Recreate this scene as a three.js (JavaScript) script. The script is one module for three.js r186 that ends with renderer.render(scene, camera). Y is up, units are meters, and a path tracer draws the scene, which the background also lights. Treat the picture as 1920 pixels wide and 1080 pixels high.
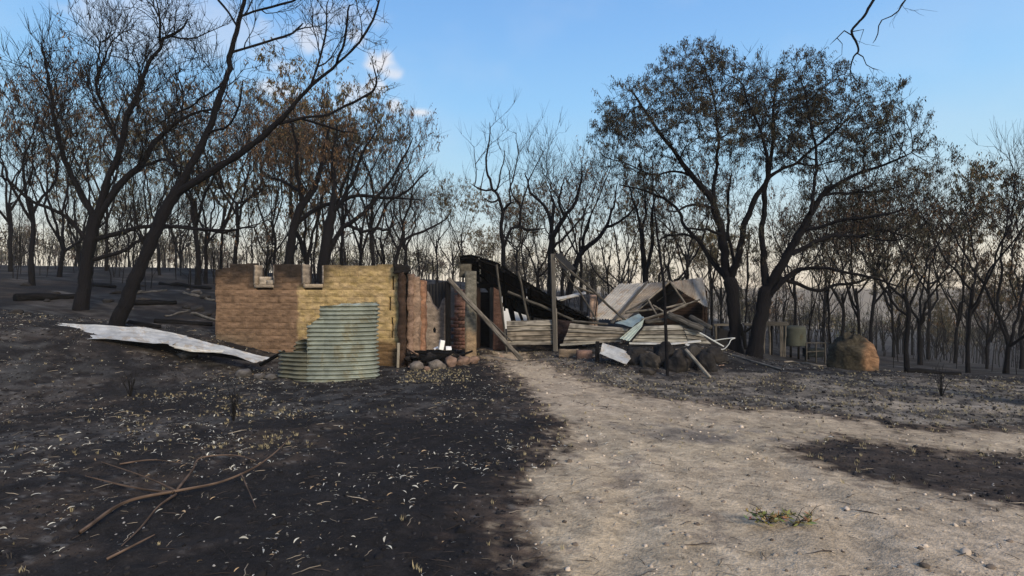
import * as THREE from 'three';
import { RoundedBoxGeometry } from 'three/addons/geometries/RoundedBoxGeometry.js';
import { mergeGeometries, mergeVertices } from 'three/addons/utils/BufferGeometryUtils.js';

// ------------------------------------------------------------------ camera, sky, sun, exposure
const scene = new THREE.Scene();
const EYE = 1.6, FOCAL = 1108;                       // focal length in photograph pixels (1920 wide)
const camera = new THREE.PerspectiveCamera(2 * Math.atan(540 / FOCAL) * 180 / Math.PI, 16 / 9, 0.1, 900);
camera.position.set(0, EYE, 0);
camera.lookAt(0, EYE, -10);
const renderer = new THREE.WebGLRenderer({ antialias: true });
renderer.toneMapping = THREE.LinearToneMapping;
const EXPOSURE = 2.5;
renderer.toneMappingExposure = EXPOSURE;
renderer.shadowMap.enabled = true;
renderer.setSize(1024, 576);

const sunDir = new THREE.Vector3(0.62, 0.62, 0.78).normalize();
const sun = new THREE.DirectionalLight(new THREE.Color(1.0, 0.85, 0.63), 1.5);
sun.position.copy(sunDir).multiplyScalar(60); sun.target.position.set(0, 0, -12);
sun.castShadow = true; sun.shadow.radius = 28; sun.shadow.mapSize.set(2048, 2048);
Object.assign(sun.shadow.camera, { left: -40, right: 40, top: 40, bottom: -40, near: 1, far: 160 });
scene.add(sun, sun.target);

// ------------------------------------------------------------------ small maths
function rng(seed) { let a = seed >>> 0; return () => { a = (a + 0x6D2B79F5) >>> 0; let t = a; t = Math.imul(t ^ (t >>> 15), t | 1); t ^= t + Math.imul(t ^ (t >>> 7), t | 61); return ((t ^ (t >>> 14)) >>> 0) / 4294967296; }; }
const V = (x, y, z) => new THREE.Vector3(x, y, z);
const lerp = (a, b, t) => a + (b - a) * t;
const clamp = (x, a = 0, b = 1) => Math.min(b, Math.max(a, x));
const smooth = (a, b, x) => { const t = clamp((x - a) / (b - a)); return t * t * (3 - 2 * t); };
function hsh(x, y, z) { let h = Math.imul(x, 374761393) ^ Math.imul(y, 668265263) ^ Math.imul(z, 2147483629 | 0); h = Math.imul(h ^ (h >>> 13), 1274126177); h = Math.imul(h ^ (h >>> 16), 2246822519 | 0); return ((h ^ (h >>> 15)) >>> 0) / 4294967296; }
function vn2(x, y, s = 0) {
  const ix = Math.floor(x), iy = Math.floor(y), fx = x - ix, fy = y - iy, u = fx * fx * (3 - 2 * fx), v = fy * fy * (3 - 2 * fy);
  return lerp(lerp(hsh(ix, iy, s), hsh(ix + 1, iy, s), u), lerp(hsh(ix, iy + 1, s), hsh(ix + 1, iy + 1, s), u), v);
}
function vn3(x, y, z, s = 0) {
  const iz = Math.floor(z), fz = z - iz, w = fz * fz * (3 - 2 * fz);
  return lerp(vn2(x, y, s + iz * 131), vn2(x, y, s + (iz + 1) * 131), w);
}
function fbm2(x, y, o = 4, s = 0) { let a = 0, w = 0.5, t = 0; for (let i = 0; i < o; i++) { a += w * vn2(x, y, s + i * 17); t += w; x = x * 2.03 + 11.3; y = y * 2.03 + 7.7; w *= 0.5; } return a / t; }
function fbm3(x, y, z, o = 3, s = 0) { let a = 0, w = 0.5, t = 0; for (let i = 0; i < o; i++) { a += w * vn3(x, y, z, s + i * 1009); t += w; x *= 2.03; y *= 2.03; z *= 2.03; w *= 0.5; } return a / t; }
// a pixel of the photograph at a chosen distance in front of the camera
const P = (px, py, d) => V((px - 960) / FOCAL * d, EYE - (py - 540) / FOCAL * d, -d);
const flat = (px, py) => { const d = EYE * FOCAL / (py - 540); return [(px - 960) / FOCAL * d, -d]; };
const lin = (r, g, b) => new THREE.Color().setRGB(r, g, b);
const s2l = (c) => { c /= 255; return c <= 0.04045 ? c / 12.92 : Math.pow((c + 0.055) / 1.055, 2.4); };

// ------------------------------------------------------------------ sky (evening air with a few small clouds)
{
  const W = 1536, H = 768, data = new Float32Array(W * H * 4);
  const stops = [[-90, 96, 90, 84], [-9, 120, 112, 104], [-4.5, 238, 216, 190], [0, 248, 230, 204], [3, 246, 238, 218], [6.5, 210, 230, 236], [11, 180, 220, 244], [17, 152, 205, 250], [23, 134, 188, 244], [30, 114, 169, 233], [50, 86, 140, 214], [90, 76, 126, 202]].map(([e, r, g, b]) => [e, s2l(r), s2l(g), s2l(b)]);
  const puffs = [];   // azimuth (deg, right of view axis), elevation (deg), width, height, strength
  const at = (px, py, w, h, s) => { const x = (px - 960) / FOCAL, y = (540 - py) / FOCAL; puffs.push([Math.atan(x) * 57.2958, Math.atan(y / Math.hypot(1, x)) * 57.2958, w / 18, h / 18, s]); };
  at(712, 116, 22, 15, 0.8); at(735, 134, 17, 11, 0.6); at(703, 160, 17, 12, 0.6); at(580, 70, 26, 20, 0.55); at(790, 211, 18, 5, 0.75); at(765, 211, 10, 4, 0.3);
  at(520, 168, 30, 14, 0.6); at(663, 172, 24, 14, 0.5); at(535, 128, 26, 8, 0.4); at(668, 70, 16, 12, 0.5); at(738, 197, 14, 10, 0.65); at(370, 50, 120, 40, 0.3); at(250, 40, 70, 50, 0.35); at(662, 200, 40, 8, 0.35); at(640, 30, 60, 16, 0.3);
  for (let j = 0; j < H; j++) {
    const el = ((j + 0.5) / H - 0.5) * 180;
    let k = 0; while (k < stops.length - 2 && stops[k + 1][0] < el) k++;
    const t = clamp((el - stops[k][0]) / (stops[k + 1][0] - stops[k][0]));
    const base = [1, 2, 3].map(c => lerp(stops[k][c], stops[k + 1][c], t));
    for (let i = 0; i < W; i++) {
      const az = ((i + 0.5) / W - 0.25) * 360, azw = ((az + 540) % 360) - 180;
      const a = az / 57.2958, ce = Math.cos(el / 57.2958);
      const dx = Math.sin(a) * ce, dy = Math.sin(el / 57.2958), dz = -Math.cos(a) * ce;
      const c = base.slice();
      let cl = 0;
      if (el > 5 && el < 40) for (const [pa, pe, w, h, s] of puffs) {
        const ux = (azw - pa) / w, uy = (el - pe) / h, q = ux * ux + uy * uy;
        if (q < 9) { const n = fbm2(azw * 1.1 + 40, el * 1.6, 5, 5); cl = Math.max(cl, s * smooth(0.25, 0.8, Math.exp(-q * 0.55) * (0.35 + 1.15 * n))); }
      }
      if (el > 2) cl = Math.max(cl, 0.05 * smooth(0.55, 0.8, fbm2(azw * 0.11 + 3, el * 0.2, 4, 9)));
      c[0] = lerp(c[0], 0.97, cl); c[1] = lerp(c[1], 0.92, cl); c[2] = lerp(c[2], 0.9, cl);
      // the brighter part of the evening sky round the low sun, behind the viewer
      const cs = dx * sunDir.x + dy * sunDir.y + dz * sunDir.z, g = Math.exp((cs - 1) * 3.2) * (el > -2 ? 1 : 0);
      c[0] += 0.75 * g; c[1] += 0.62 * g; c[2] += 0.46 * g;
      const o = (j * W + i) * 4;
      data[o] = c[0] / EXPOSURE; data[o + 1] = c[1] / EXPOSURE; data[o + 2] = c[2] / EXPOSURE; data[o + 3] = 1;
    }
  }
  const tex = new THREE.DataTexture(data, W, H, THREE.RGBAFormat, THREE.FloatType);
  tex.mapping = THREE.EquirectangularReflectionMapping; tex.magFilter = tex.minFilter = THREE.LinearFilter; tex.wrapS = THREE.RepeatWrapping; tex.needsUpdate = true;
  scene.background = tex; scene.environment = tex;
}
scene.fog = new THREE.FogExp2(new THREE.Color(0.86, 0.82, 0.77), 0.0006);

// ------------------------------------------------------------------ textures and materials
function grain(size, fn, metres) {
  const d = new Uint8Array(size * size * 4);
  for (let j = 0; j < size; j++) for (let i = 0; i < size; i++) { const v = fn(i / size, j / size), o = (j * size + i) * 4; const a = Array.isArray(v) ? v : [v, v, v]; d[o] = clamp(a[0]) * 255; d[o + 1] = clamp(a[1]) * 255; d[o + 2] = clamp(a[2]) * 255; d[o + 3] = 255; }
  const t = new THREE.DataTexture(d, size, size); t.wrapS = t.wrapT = THREE.RepeatWrapping; t.magFilter = THREE.LinearFilter; t.minFilter = THREE.LinearMipmapLinearFilter; t.generateMipmaps = true;
  t.repeat.set(1 / metres, 1 / metres); t.needsUpdate = true; return t;
}
// noise that repeats without a seam
const tile = (u, v, f, s) => { const wrap = (a, b) => { const t = (x, n) => x; return t; }; const x = u * f, y = v * f, ix = Math.floor(x), iy = Math.floor(y), fx = x - ix, fy = y - iy, a = fx * fx * (3 - 2 * fx), b = fy * fy * (3 - 2 * fy), m = n => ((n % f) + f) % f; return lerp(lerp(hsh(m(ix), m(iy), s), hsh(m(ix + 1), m(iy), s), a), lerp(hsh(m(ix), m(iy + 1), s), hsh(m(ix + 1), m(iy + 1), s), a), b); };
const tile2 = (u, v, fu, fv, s) => { const x = u * fu, y = v * fv, ix = Math.floor(x), iy = Math.floor(y), fx = x - ix, fy = y - iy, a = fx * fx * (3 - 2 * fx), b = fy * fy * (3 - 2 * fy), m = (n, f) => ((n % f) + f) % f; return lerp(lerp(hsh(m(ix, fu), m(iy, fv), s), hsh(m(ix + 1, fu), m(iy, fv), s), a), lerp(hsh(m(ix, fu), m(iy + 1, fv), s), hsh(m(ix + 1, fu), m(iy + 1, fv), s), a), b); };
const soilG = (u, v) => 0.28 * tile(u, v, 16, 1) + 0.24 * tile(u, v, 64, 2) + 0.26 * tile(u, v, 180, 3) + 0.22 * tile(u, v, 420, 4);
const soilMap = grain(1024, (u, v) => { const n = soilG(u, v), sp = tile(u, v, 300, 8); return clamp(0.78 + 0.5 * (n - 0.5) + (sp > 0.93 ? 0.12 : 0) - (sp < 0.08 ? 0.2 : 0)); }, 2.6);
const soilBump = grain(1024, soilG, 2.6);
const mudMap = grain(512, (u, v) => clamp(0.8 + 0.5 * (0.5 * tile2(u, v, 10, 24, 21) + 0.3 * tile2(u, v, 50, 90, 22) + 0.2 * tile(u, v, 200, 23) - 0.5) - (tile(u, v, 120, 25) > 0.93 ? 0.25 : 0)), 1.1);
const mudBump = grain(512, (u, v) => 0.45 * tile2(u, v, 16, 36, 31) + 0.35 * tile(u, v, 80, 32) + 0.2 * tile(u, v, 200, 33), 1.1);
const woodMap = grain(512, (u, v) => clamp(0.74 + 0.75 * (0.5 * tile2(u, v, 3, 60, 41) + 0.3 * tile2(u, v, 6, 160, 42) + 0.2 * tile2(u, v, 12, 14, 43) - 0.5) - 0.16 * smooth(0.5, 0.75, 0.6 * tile2(u, v, 4, 5, 44) + 0.4 * tile2(u, v, 14, 16, 45))), 1.0);
const metalMap = grain(512, (u, v) => { const n = 0.5 * tile(u, v, 6, 51) + 0.3 * tile(u, v, 22, 52) + 0.2 * tile(u, v, 90, 53), r = smooth(0.56, 0.74, 0.6 * tile(u, v, 9, 54) + 0.4 * tile(u, v, 50, 55)); const b = 0.86 + 0.34 * (n - 0.5); return [lerp(b, b * 0.94, r), lerp(b, b * 0.89, r), lerp(b, b * 0.83, r)]; }, 1.4);
const barkBump = grain(512, (u, v) => 0.6 * tile2(u, v, 7, 40, 61) + 0.4 * tile2(u, v, 30, 110, 62), 0.8);
for (const t of [soilMap, mudMap, woodMap, metalMap]) t.colorSpace = THREE.SRGBColorSpace;
const M = (c, rough = 0.95, extra = {}) => new THREE.MeshPhysicalMaterial({ color: lin(...c), roughness: rough, side: THREE.DoubleSide, specularIntensity: rough > 0.84 ? 0.2 : 0.8, ...extra });
const mat = {
  ground: M([1, 1, 1], 1, { vertexColors: true, map: soilMap, bumpMap: soilBump, bumpScale: 0.011 }),
  mud: M([1, 1, 1], 0.97, { vertexColors: true, map: mudMap, bumpMap: mudBump, bumpScale: 0.012 }),
  plain: M([1, 1, 1], 0.95, { vertexColors: true }),
  rock: M([1, 1, 1], 0.95, { vertexColors: true, map: mudMap, bumpMap: mudBump, bumpScale: 0.015 }),
  char: M([0.012, 0.0115, 0.013], 0.9, { map: woodMap }),
  charAndShade: M([0.07, 0.045, 0.035], 0.92, { map: woodMap }),  // burnt timber, and the shade colour of the gable interior panels
  greyWood: M([0.33, 0.29, 0.24], 0.9, { map: woodMap }),
  paleWood: M([0.52, 0.46, 0.37], 0.9, { map: woodMap }),
  dimWood: M([0.17, 0.155, 0.135], 0.92, { map: woodMap }),
  board: M([0.37, 0.33, 0.275], 0.85, { map: woodMap }),
  boardWarm: M([0.31, 0.26, 0.205], 0.85, { map: woodMap }),
  boardPale: M([0.46, 0.43, 0.37], 0.85, { map: woodMap }),
  galv: M([0.50, 0.46, 0.40], 0.55, { map: metalMap, metalness: 0.15 }),
  galvPale: M([0.66, 0.645, 0.60], 0.5, { map: metalMap, metalness: 0.15 }),
  galvWhite: M([0.60, 0.59, 0.55], 0.5, { map: metalMap, metalness: 0.1 }),
  galvRust: M([0.34, 0.29, 0.235], 0.65, { map: metalMap, metalness: 0.15 }),
  galvGreen: M([0.42, 0.50, 0.46], 0.55, { map: metalMap, metalness: 0.1 }),
  tank: M([0.28, 0.31, 0.265], 0.6, { map: metalMap, metalness: 0.1 }),
  tankOlive: M([0.17, 0.17, 0.125], 0.7, { map: metalMap, metalness: 0.1 }),
  soot: M([0.006, 0.0065, 0.010], 0.75, { map: metalMap, metalness: 0.1 }),  // burnt iron, and the gable underside darkened as shade
  white: M([0.74, 0.74, 0.73], 0.6),
  pipe: M([0.48, 0.48, 0.45], 0.5),
  bark: M([0.0085, 0.008, 0.0095], 0.95, { bumpMap: barkBump, bumpScale: 0.02 }),
  twig: M([0.010, 0.009, 0.0088], 0.95),
  drum: M([0.09, 0.096, 0.078], 0.92, { map: metalMap }),
  fallen: M([0.24, 0.165, 0.12], 0.9, { map: woodMap }),
  leafDark: M([1, 1, 1], 0.85, { vertexColors: true }),
};

// ------------------------------------------------------------------ objects: names, labels, groups
const taken = {};
function numbered(n) { const k = taken[n] = (taken[n] ?? -1) + 1; return k ? `${n}_${String(k).padStart(3, '0')}` : n; }
function shade(o) { o.traverse(c => { if (c.isMesh) { c.castShadow = true; c.receiveShadow = true; } }); return o; }
function tag(o, label, category, group) { o.userData = { ...o.userData, label, category }; if (group) o.userData.group = group; return o; }
function thing(name, label, category, base, group) { const g = new THREE.Group(); g.name = numbered(name); g.position.copy(base); tag(g, label, category, group); scene.add(g); return g; }
function worldOrigin(o) { const p = V(0, 0, 0); while (o) { p.add(o.position); o = o.parent; } return p; }
function part(parent, name, geo, m, kind) {         // geometry comes in world coordinates
  const o = worldOrigin(parent); geo.translate(-o.x, -o.y, -o.z);
  const mesh = new THREE.Mesh(geo, m); mesh.name = name; if (kind) mesh.userData.kind = kind; parent.add(mesh); shade(mesh); return mesh;
}
function solo(name, geo, m, label, category, group) { // a thing of one mesh, its origin under it
  geo.computeBoundingBox(); const b = geo.boundingBox, c = V((b.min.x + b.max.x) / 2, b.min.y, (b.min.z + b.max.z) / 2);
  geo.translate(-c.x, -c.y, -c.z);
  const mesh = new THREE.Mesh(geo, m); mesh.name = numbered(name); mesh.position.copy(c); tag(mesh, label, category, group); scene.add(mesh); return shade(mesh);
}
function structure(name, geo, m) { const mesh = new THREE.Mesh(geo, m); mesh.name = name; mesh.userData.kind = 'structure'; scene.add(mesh); return shade(mesh); }

// ------------------------------------------------------------------ geometry helpers
class Build {
  constructor() { this.p = []; this.i = []; this.c = []; this.uv = []; }
  tube(pts, rad, sides, cap = true, rough = 0, seed = 0) {
    const n = pts.length, base = this.p.length / 3, t = V(0, 0, 0), nx = V(0, 0, 0), bx = V(0, 0, 0); let len = 0;
    for (let k = 0; k < n; k++) {
      t.subVectors(pts[Math.min(n - 1, k + 1)], pts[Math.max(0, k - 1)]).normalize();
      if (k === 0) { nx.set(Math.abs(t.y) > 0.9 ? 1 : 0, Math.abs(t.y) > 0.9 ? 0 : 1, 0); nx.addScaledVector(t, -nx.dot(t)).normalize(); } else { nx.addScaledVector(t, -nx.dot(t)).normalize(); len += pts[k].distanceTo(pts[k - 1]); }
      bx.crossVectors(t, nx);
      for (let s = 0; s < sides; s++) {
        const a = s / sides * Math.PI * 2; let r = rad[k]; if (rough) r *= 1 + rough * (fbm3(pts[k].x * 3 + Math.cos(a) * 1.3, pts[k].y * 2.2, pts[k].z * 3 + Math.sin(a) * 1.3, 2, seed) - 0.5) * 2;
        const ca = Math.cos(a) * r, sa = Math.sin(a) * r;
        this.p.push(pts[k].x + nx.x * ca + bx.x * sa, pts[k].y + nx.y * ca + bx.y * sa, pts[k].z + nx.z * ca + bx.z * sa);
        this.uv.push(len, s / sides * rad[0] * 6.283);
      }
    }
    for (let k = 0; k < n - 1; k++) for (let s = 0; s < sides; s++) { const a = base + k * sides + s, b = base + k * sides + (s + 1) % sides; this.i.push(a, b, a + sides, b, b + sides, a + sides); }
    if (cap) for (const [k, flip] of [[0, 1], [n - 1, 0]]) { const o = base + k * sides; for (let s = 1; s < sides - 1; s++) flip ? this.i.push(o, o + s + 1, o + s) : this.i.push(o, o + s, o + s + 1); }
    return this;
  }
  blade(p, dir, side, len, wid, col) {              // a narrow pointed leaf, folded once
    const b = this.p.length / 3, m = 0.45;
    this.p.push(p.x, p.y, p.z, p.x + dir.x * len * m + side.x * wid, p.y + dir.y * len * m + side.y * wid, p.z + dir.z * len * m + side.z * wid, p.x + dir.x * len * m - side.x * wid, p.y + dir.y * len * m - side.y * wid, p.z + dir.z * len * m - side.z * wid, p.x + dir.x * len, p.y + dir.y * len, p.z + dir.z * len);
    for (let k = 0; k < 4; k++) { this.c.push(...col); this.uv.push(0, 0); }
    this.i.push(b, b + 1, b + 2, b + 1, b + 3, b + 2);
  }
  geo() {
    const g = new THREE.BufferGeometry(); g.setAttribute('position', new THREE.Float32BufferAttribute(this.p, 3)); g.setAttribute('uv', new THREE.Float32BufferAttribute(this.uv, 2));
    if (this.c.length) g.setAttribute('color', new THREE.Float32BufferAttribute(this.c, 3));
    g.setIndex(this.i); g.computeVertexNormals(); return g;
  }
}
// a round pole between two points, slightly crooked
function pole(a, b, ra, rb = ra, seed = 1, sides = 8, bend = 0.012) {
  const R = rng(seed * 7919 + 13), n = 6, pts = [], rad = [], L = a.distanceTo(b);
  for (let k = 0; k <= n; k++) { const t = k / n, p = a.clone().lerp(b, t), w = (k === 0 || k === n) ? 0 : bend * L; p.x += (R() - 0.5) * w; p.y += (R() - 0.5) * w; p.z += (R() - 0.5) * w; pts.push(p); rad.push(lerp(ra, rb, t) * (0.93 + R() * 0.14)); }
  return new Build().tube(pts, rad, sides, true).geo();
}
function curvePole(points, r, sides = 7, seed = 3) {
  const c = new THREE.CatmullRomCurve3(points), pts = c.getPoints(points.length * 5), R = rng(seed), r0 = Array.isArray(r) ? r : [r, r];
  return new Build().tube(pts, pts.map((p, k) => lerp(r0[0], r0[1], k / (pts.length - 1)) * (0.94 + R() * 0.12)), sides, true).geo();
}
// a squared timber between two points
function beam(a, b, w, h, up = V(0, 1, 0)) {
  const L = a.distanceTo(b), g = new RoundedBoxGeometry(L, h, w, 1, Math.min(w, h) * 0.12), x = b.clone().sub(a).normalize(), z = x.clone().cross(up).normalize(), y = z.clone().cross(x);
  g.applyMatrix4(new THREE.Matrix4().makeBasis(x, y, z).setPosition(a.clone().lerp(b, 0.5))); return g;
}
// closed sheet of thickness t over a surface S(u,v)
function shell(S, nu, nv, t, uvScale = [1, 1]) {
  const p = [], uv = [], idx = [], W = nu + 1, N = W * (nv + 1), q = [];
  for (let j = 0; j <= nv; j++) for (let i = 0; i <= nu; i++) q.push(S(i / nu, j / nv));
  const nrm = q.map((_, k) => { const i = k % W, j = (k / W) | 0, a = q[j * W + Math.min(nu, i + 1)].clone().sub(q[j * W + Math.max(0, i - 1)]), b = q[Math.min(nv, j + 1) * W + i].clone().sub(q[Math.max(0, j - 1) * W + i]); return a.cross(b).normalize(); });
  for (const s of [0.5, -0.5]) q.forEach((c, k) => { p.push(c.x + nrm[k].x * t * s, c.y + nrm[k].y * t * s, c.z + nrm[k].z * t * s); uv.push((k % W) / nu * uvScale[0], ((k / W) | 0) / nv * uvScale[1]); });
  for (let j = 0; j < nv; j++) for (let i = 0; i < nu; i++) { const a = j * W + i; idx.push(a, a + 1, a + W, a + 1, a + W + 1, a + W, a + N, a + W + N, a + 1 + N, a + 1 + N, a + W + N, a + W + 1 + N); }
  const rim = []; for (let i = 0; i < nu; i++) rim.push([i, i + 1]); for (let j = 0; j < nv; j++) rim.push([j * W + nu, (j + 1) * W + nu]); for (let i = nu; i > 0; i--) rim.push([nv * W + i, nv * W + i - 1]); for (let j = nv; j > 0; j--) rim.push([j * W, (j - 1) * W]);
  for (const [a, b] of rim) idx.push(a, a + N, b, b, a + N, b + N);
  const g = new THREE.BufferGeometry(); g.setAttribute('position', new THREE.Float32BufferAttribute(p, 3)); g.setAttribute('uv', new THREE.Float32BufferAttribute(uv, 2)); g.setIndex(idx); g.computeVertexNormals(); return g;
}
const quad = (a, b, c, d) => (u, v) => a.clone().lerp(b, u).lerp(d.clone().lerp(c, u), v);   // a=(0,0) b=(1,0) c=(1,1) d=(0,1)
// corrugated iron over four corners, ribs running along v
function corrugated(a, b, c, d, { pitch = 0.076, amp = 0.013, nv = 8, warp = 0.02, seed = 1, t = 0.003 } = {}) {
  const S0 = quad(a, b, c, d), wid = Math.max(a.distanceTo(b), d.distanceTo(c)), len = a.distanceTo(d), n = Math.max(2, Math.round(wid / pitch)), nu = n * 6;
  const nr = b.clone().sub(a).cross(d.clone().sub(a)); if (nr.lengthSq() < 1e-8) nr.copy(c.clone().sub(a).cross(d.clone().sub(a))); nr.normalize();
  return shell((u, v) => S0(u, v).addScaledVector(nr, amp * Math.sin(u * n * 6.2832) + warp * (fbm2(u * 3 + seed * 7, v * 3, 3, seed) - 0.5) * 2), nu, nv, t, [wid, len]);
}
// one solid board over four corners
function board(a, b, c, d, t = 0.02, seed = 1, warp = 0.006) {
  const wid = a.distanceTo(b), len = a.distanceTo(d), nr = b.clone().sub(a).cross(d.clone().sub(a)).normalize();
  const g = shell((u, v) => quad(a, b, c, d)(u, v).addScaledVector(nr, warp * (vn2(u * 4 + seed * 3.1, v * 1.2, seed) - 0.5) * 2), 8, 2, t, [wid, len]), q = g.attributes.uv; for (let k = 0; k < q.count; k++) q.setXY(k, q.getX(k) + seed * 0.371, q.getY(k) + seed * 0.613); return g;
}
function paint(geo, fn) { const p = geo.attributes.position, c = new Float32Array(p.count * 3); for (let k = 0; k < p.count; k++) { const v = fn(p.getX(k), p.getY(k), p.getZ(k)); c.set(v, k * 3); } geo.setAttribute('color', new THREE.BufferAttribute(c, 3)); return geo; }
function rockGeo(c, rx, ry, rz, seed, detail = 3, rough = 0.35, colour = [0.2, 0.16, 0.13]) {
  let g = new THREE.IcosahedronGeometry(1, detail); g.deleteAttribute('normal'); g.deleteAttribute('uv'); g = mergeVertices(g, 1e-4);
  const p = g.attributes.position, uv = [], FR = rng(seed * 31 + 5), cutN = []; for (let i = 0; i < 11; i++) { const a = FR() * 6.283, b = FR() * 2 - 1, q = Math.sqrt(1 - b * b); cutN.push([Math.cos(a) * q, b, Math.sin(a) * q, 0.66 + FR() * 0.24]); }
  for (let k = 0; k < p.count; k++) {
    let x = p.getX(k), y = p.getY(k), z = p.getZ(k); for (const [a, b, c_, h] of cutN) { const q = x * a + y * b + z * c_; if (q > h) { x -= a * (q - h) * 0.92; y -= b * (q - h) * 0.92; z -= c_ * (q - h) * 0.92; } } let m = 1 + rough * (fbm3(x * 1.5 + seed * 5.3, y * 1.5, z * 1.5, 4, seed) - 0.5) * 2;
    m *= 1 - 0.12 * smooth(0.35, 0.5, vn3(x * 2.2, y * 2.2 + seed, z * 2.2, seed + 4));
    p.setXYZ(k, c.x + x * m * rx, c.y + y * m * ry, c.z + z * m * rz); uv.push((x + z) * rx, (y + z * 0.4) * ry);
  }
  g.setAttribute('uv', new THREE.Float32BufferAttribute(uv, 2)); g.computeVertexNormals();
  return paint(g, (x, y, z) => { const n = 0.65 + 0.7 * fbm3(x * 6, y * 6, z * 6, 3, seed + 2); return colour.map(v => v * n); });
}

// ------------------------------------------------------------------ terrain
const spots = [];
const G = (px, py, d) => { const p = P(px, py, d); spots.push([p.x, p.z, p.y]); };
const GX = (x, d, h) => spots.push([x, -d, h]);
for (const x of [-9, -5, -2, 1, 4, 7, 11]) for (const d of [-8, -2, 2.5, 5, 7.5]) GX(x, d, 0);
for (const x of [-9, -6]) GX(x, 9, x < -8 ? 0.25 : 0.06);
G(650, 716, 10); G(450, 692, 11); G(235, 640, 11.3); G(60, 610, 11.5); G(230, 602, 14); G(330, 560, 18.5); G(230, 522, 26); G(400, 512, 30); G(100, 510, 28); G(320, 506, 36); GX(-20, 20, 2.0); GX(-26, 12, 1.6); GX(-16, 8, 0.6);
G(540, 645, 13.6); G(560, 570, 20); G(700, 572, 20); G(600, 520, 32); G(750, 690, 11.9); G(820, 688, 11.4); G(880, 656, 14); G(930, 648, 15); G(800, 640, 15.5); G(930, 684, 11.9); G(1000, 658, 14); GX(0, 9, 0); GX(2, 9.4, 0);
G(1060, 652, 13.9); G(1050, 700, 10.8); G(1130, 645, 14); G(1150, 688, 11.2); G(1250, 640, 13.6); G(1250, 714, 10.1); G(1330, 645, 13.6); G(1330, 712, 10.2); G(1375, 664, 14); G(1418, 672, 13.4); G(1200, 600, 17.5); G(1000, 600, 19); G(1000, 560, 28);
G(1600, 694, 11.9); G(1700, 706, 10.8); G(1850, 712, 10.5); G(1480, 676, 14.5); G(1600, 690, 16); G(1800, 700, 16); G(1440, 660, 20); G(1600, 680, 22); G(1900, 690, 22); G(1500, 640, 34); G(1750, 650, 40); G(1250, 600, 30); GX(40, 30, -3.6);
for (const [x, d, h] of [[-60, 60, 3.4], [-30, 70, 3.0], [0, 60, 1.2], [0, 110, 1.5], [40, 70, -4], [70, 110, -3.5], [-90, 120, 4], [60, 10, -2], [-60, 0, 3], [0, -60, 0], [120, 60, -4], [-120, 10, 4], [40, -40, 0], [-40, -40, 1.5], [-20, 45, 2.8], [10, 42, 0.4], [30, 160, -2], [-60, 170, 3]]) GX(x, d, h);
const tps = (() => {
  const n = spots.length, N = n + 3, A = [], k = (r2) => r2 < 1e-9 ? 0 : 0.5 * r2 * Math.log(r2);
  const S = spots.map(([x, z, h]) => [x / 20, z / 20, h]);
  for (let i = 0; i < n; i++) { const row = new Float64Array(N + 1); for (let j = 0; j < n; j++) row[j] = k((S[i][0] - S[j][0]) ** 2 + (S[i][1] - S[j][1]) ** 2) + (i === j ? 0.0006 : 0); row[n] = 1; row[n + 1] = S[i][0]; row[n + 2] = S[i][1]; row[N] = S[i][2]; A.push(row); }
  for (let m = 0; m < 3; m++) { const row = new Float64Array(N + 1); for (let j = 0; j < n; j++) row[j] = m === 0 ? 1 : S[j][m - 1]; A.push(row); }
  for (let c = 0; c < N; c++) { let b = c; for (let r = c + 1; r < N; r++) if (Math.abs(A[r][c]) > Math.abs(A[b][c])) b = r; [A[c], A[b]] = [A[b], A[c]]; for (let r = 0; r < N; r++) if (r !== c) { const f = A[r][c] / A[c][c]; if (f) for (let q = c; q <= N; q++) A[r][q] -= f * A[c][q]; } }
  const w = A.map((r, i) => r[N] / r[i]);
  return (x, z) => { x /= 20; z /= 20; let h = w[n] + w[n + 1] * x + w[n + 2] * z; for (let j = 0; j < n; j++) h += w[j] * k((x - S[j][0]) ** 2 + (z - S[j][1]) ** 2); return h; };
})();
const far = (x, z) => smooth(150, 260, Math.hypot(x, z));
// masks in world metres: the sandy track and the tone of the ground round it
const poly = pts => pts.map(([a, b]) => flat(a, b));
function inside(P_, x, z) { let c = false; for (let i = 0, j = P_.length - 1; i < P_.length; j = i++) { const [a, b] = P_[i], [d, e] = P_[j]; if ((b > z) !== (e > z) && x < (d - a) * (z - b) / (e - b) + a) c = !c; } return c; }
function sdist(P_, x, z) { let m = 1e9; for (let i = 0, j = P_.length - 1; i < P_.length; j = i++) { const [a, b] = P_[i], [d, e] = P_[j], ux = d - a, uz = e - b, t = clamp(((x - a) * ux + (z - b) * uz) / (ux * ux + uz * uz + 1e-12)); m = Math.min(m, Math.hypot(x - a - ux * t, z - b - uz * t)); } return inside(P_, x, z) ? m : -m; }
const trackPoly = poly([[893, 654], [960, 654], [1010, 684], [1100, 716], [1250, 748], [1390, 766], [1560, 778], [1694, 800], [2150, 815], [2150, 860], [1780, 850], [1694, 836], [1560, 824], [1500, 838], [1540, 866], [1640, 905], [1760, 930], [2100, 985], [2700, 1300], [4000, 2600], [700, 2600], [900, 1300], [955, 1080], [952, 960], [972, 890], [1020, 845], [1040, 795], [1000, 745], [930, 690]]);
const paleA = poly([[1490, 742], [1694, 752], [2000, 760], [2000, 772], [1694, 772], [1520, 752]]), paleB = poly([[1540, 760], [1700, 782], [1900, 788], [1900, 796], [1690, 795]]);
const ashBand = poly([[1080, 782], [1300, 796], [1560, 812], [1600, 834], [1400, 838], [1180, 822]]);
const burnR = poly([[1470, 846], [1580, 830], [1800, 850], [2000, 862], [2100, 930], [1800, 915], [1660, 898], [1560, 878]]);
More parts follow.
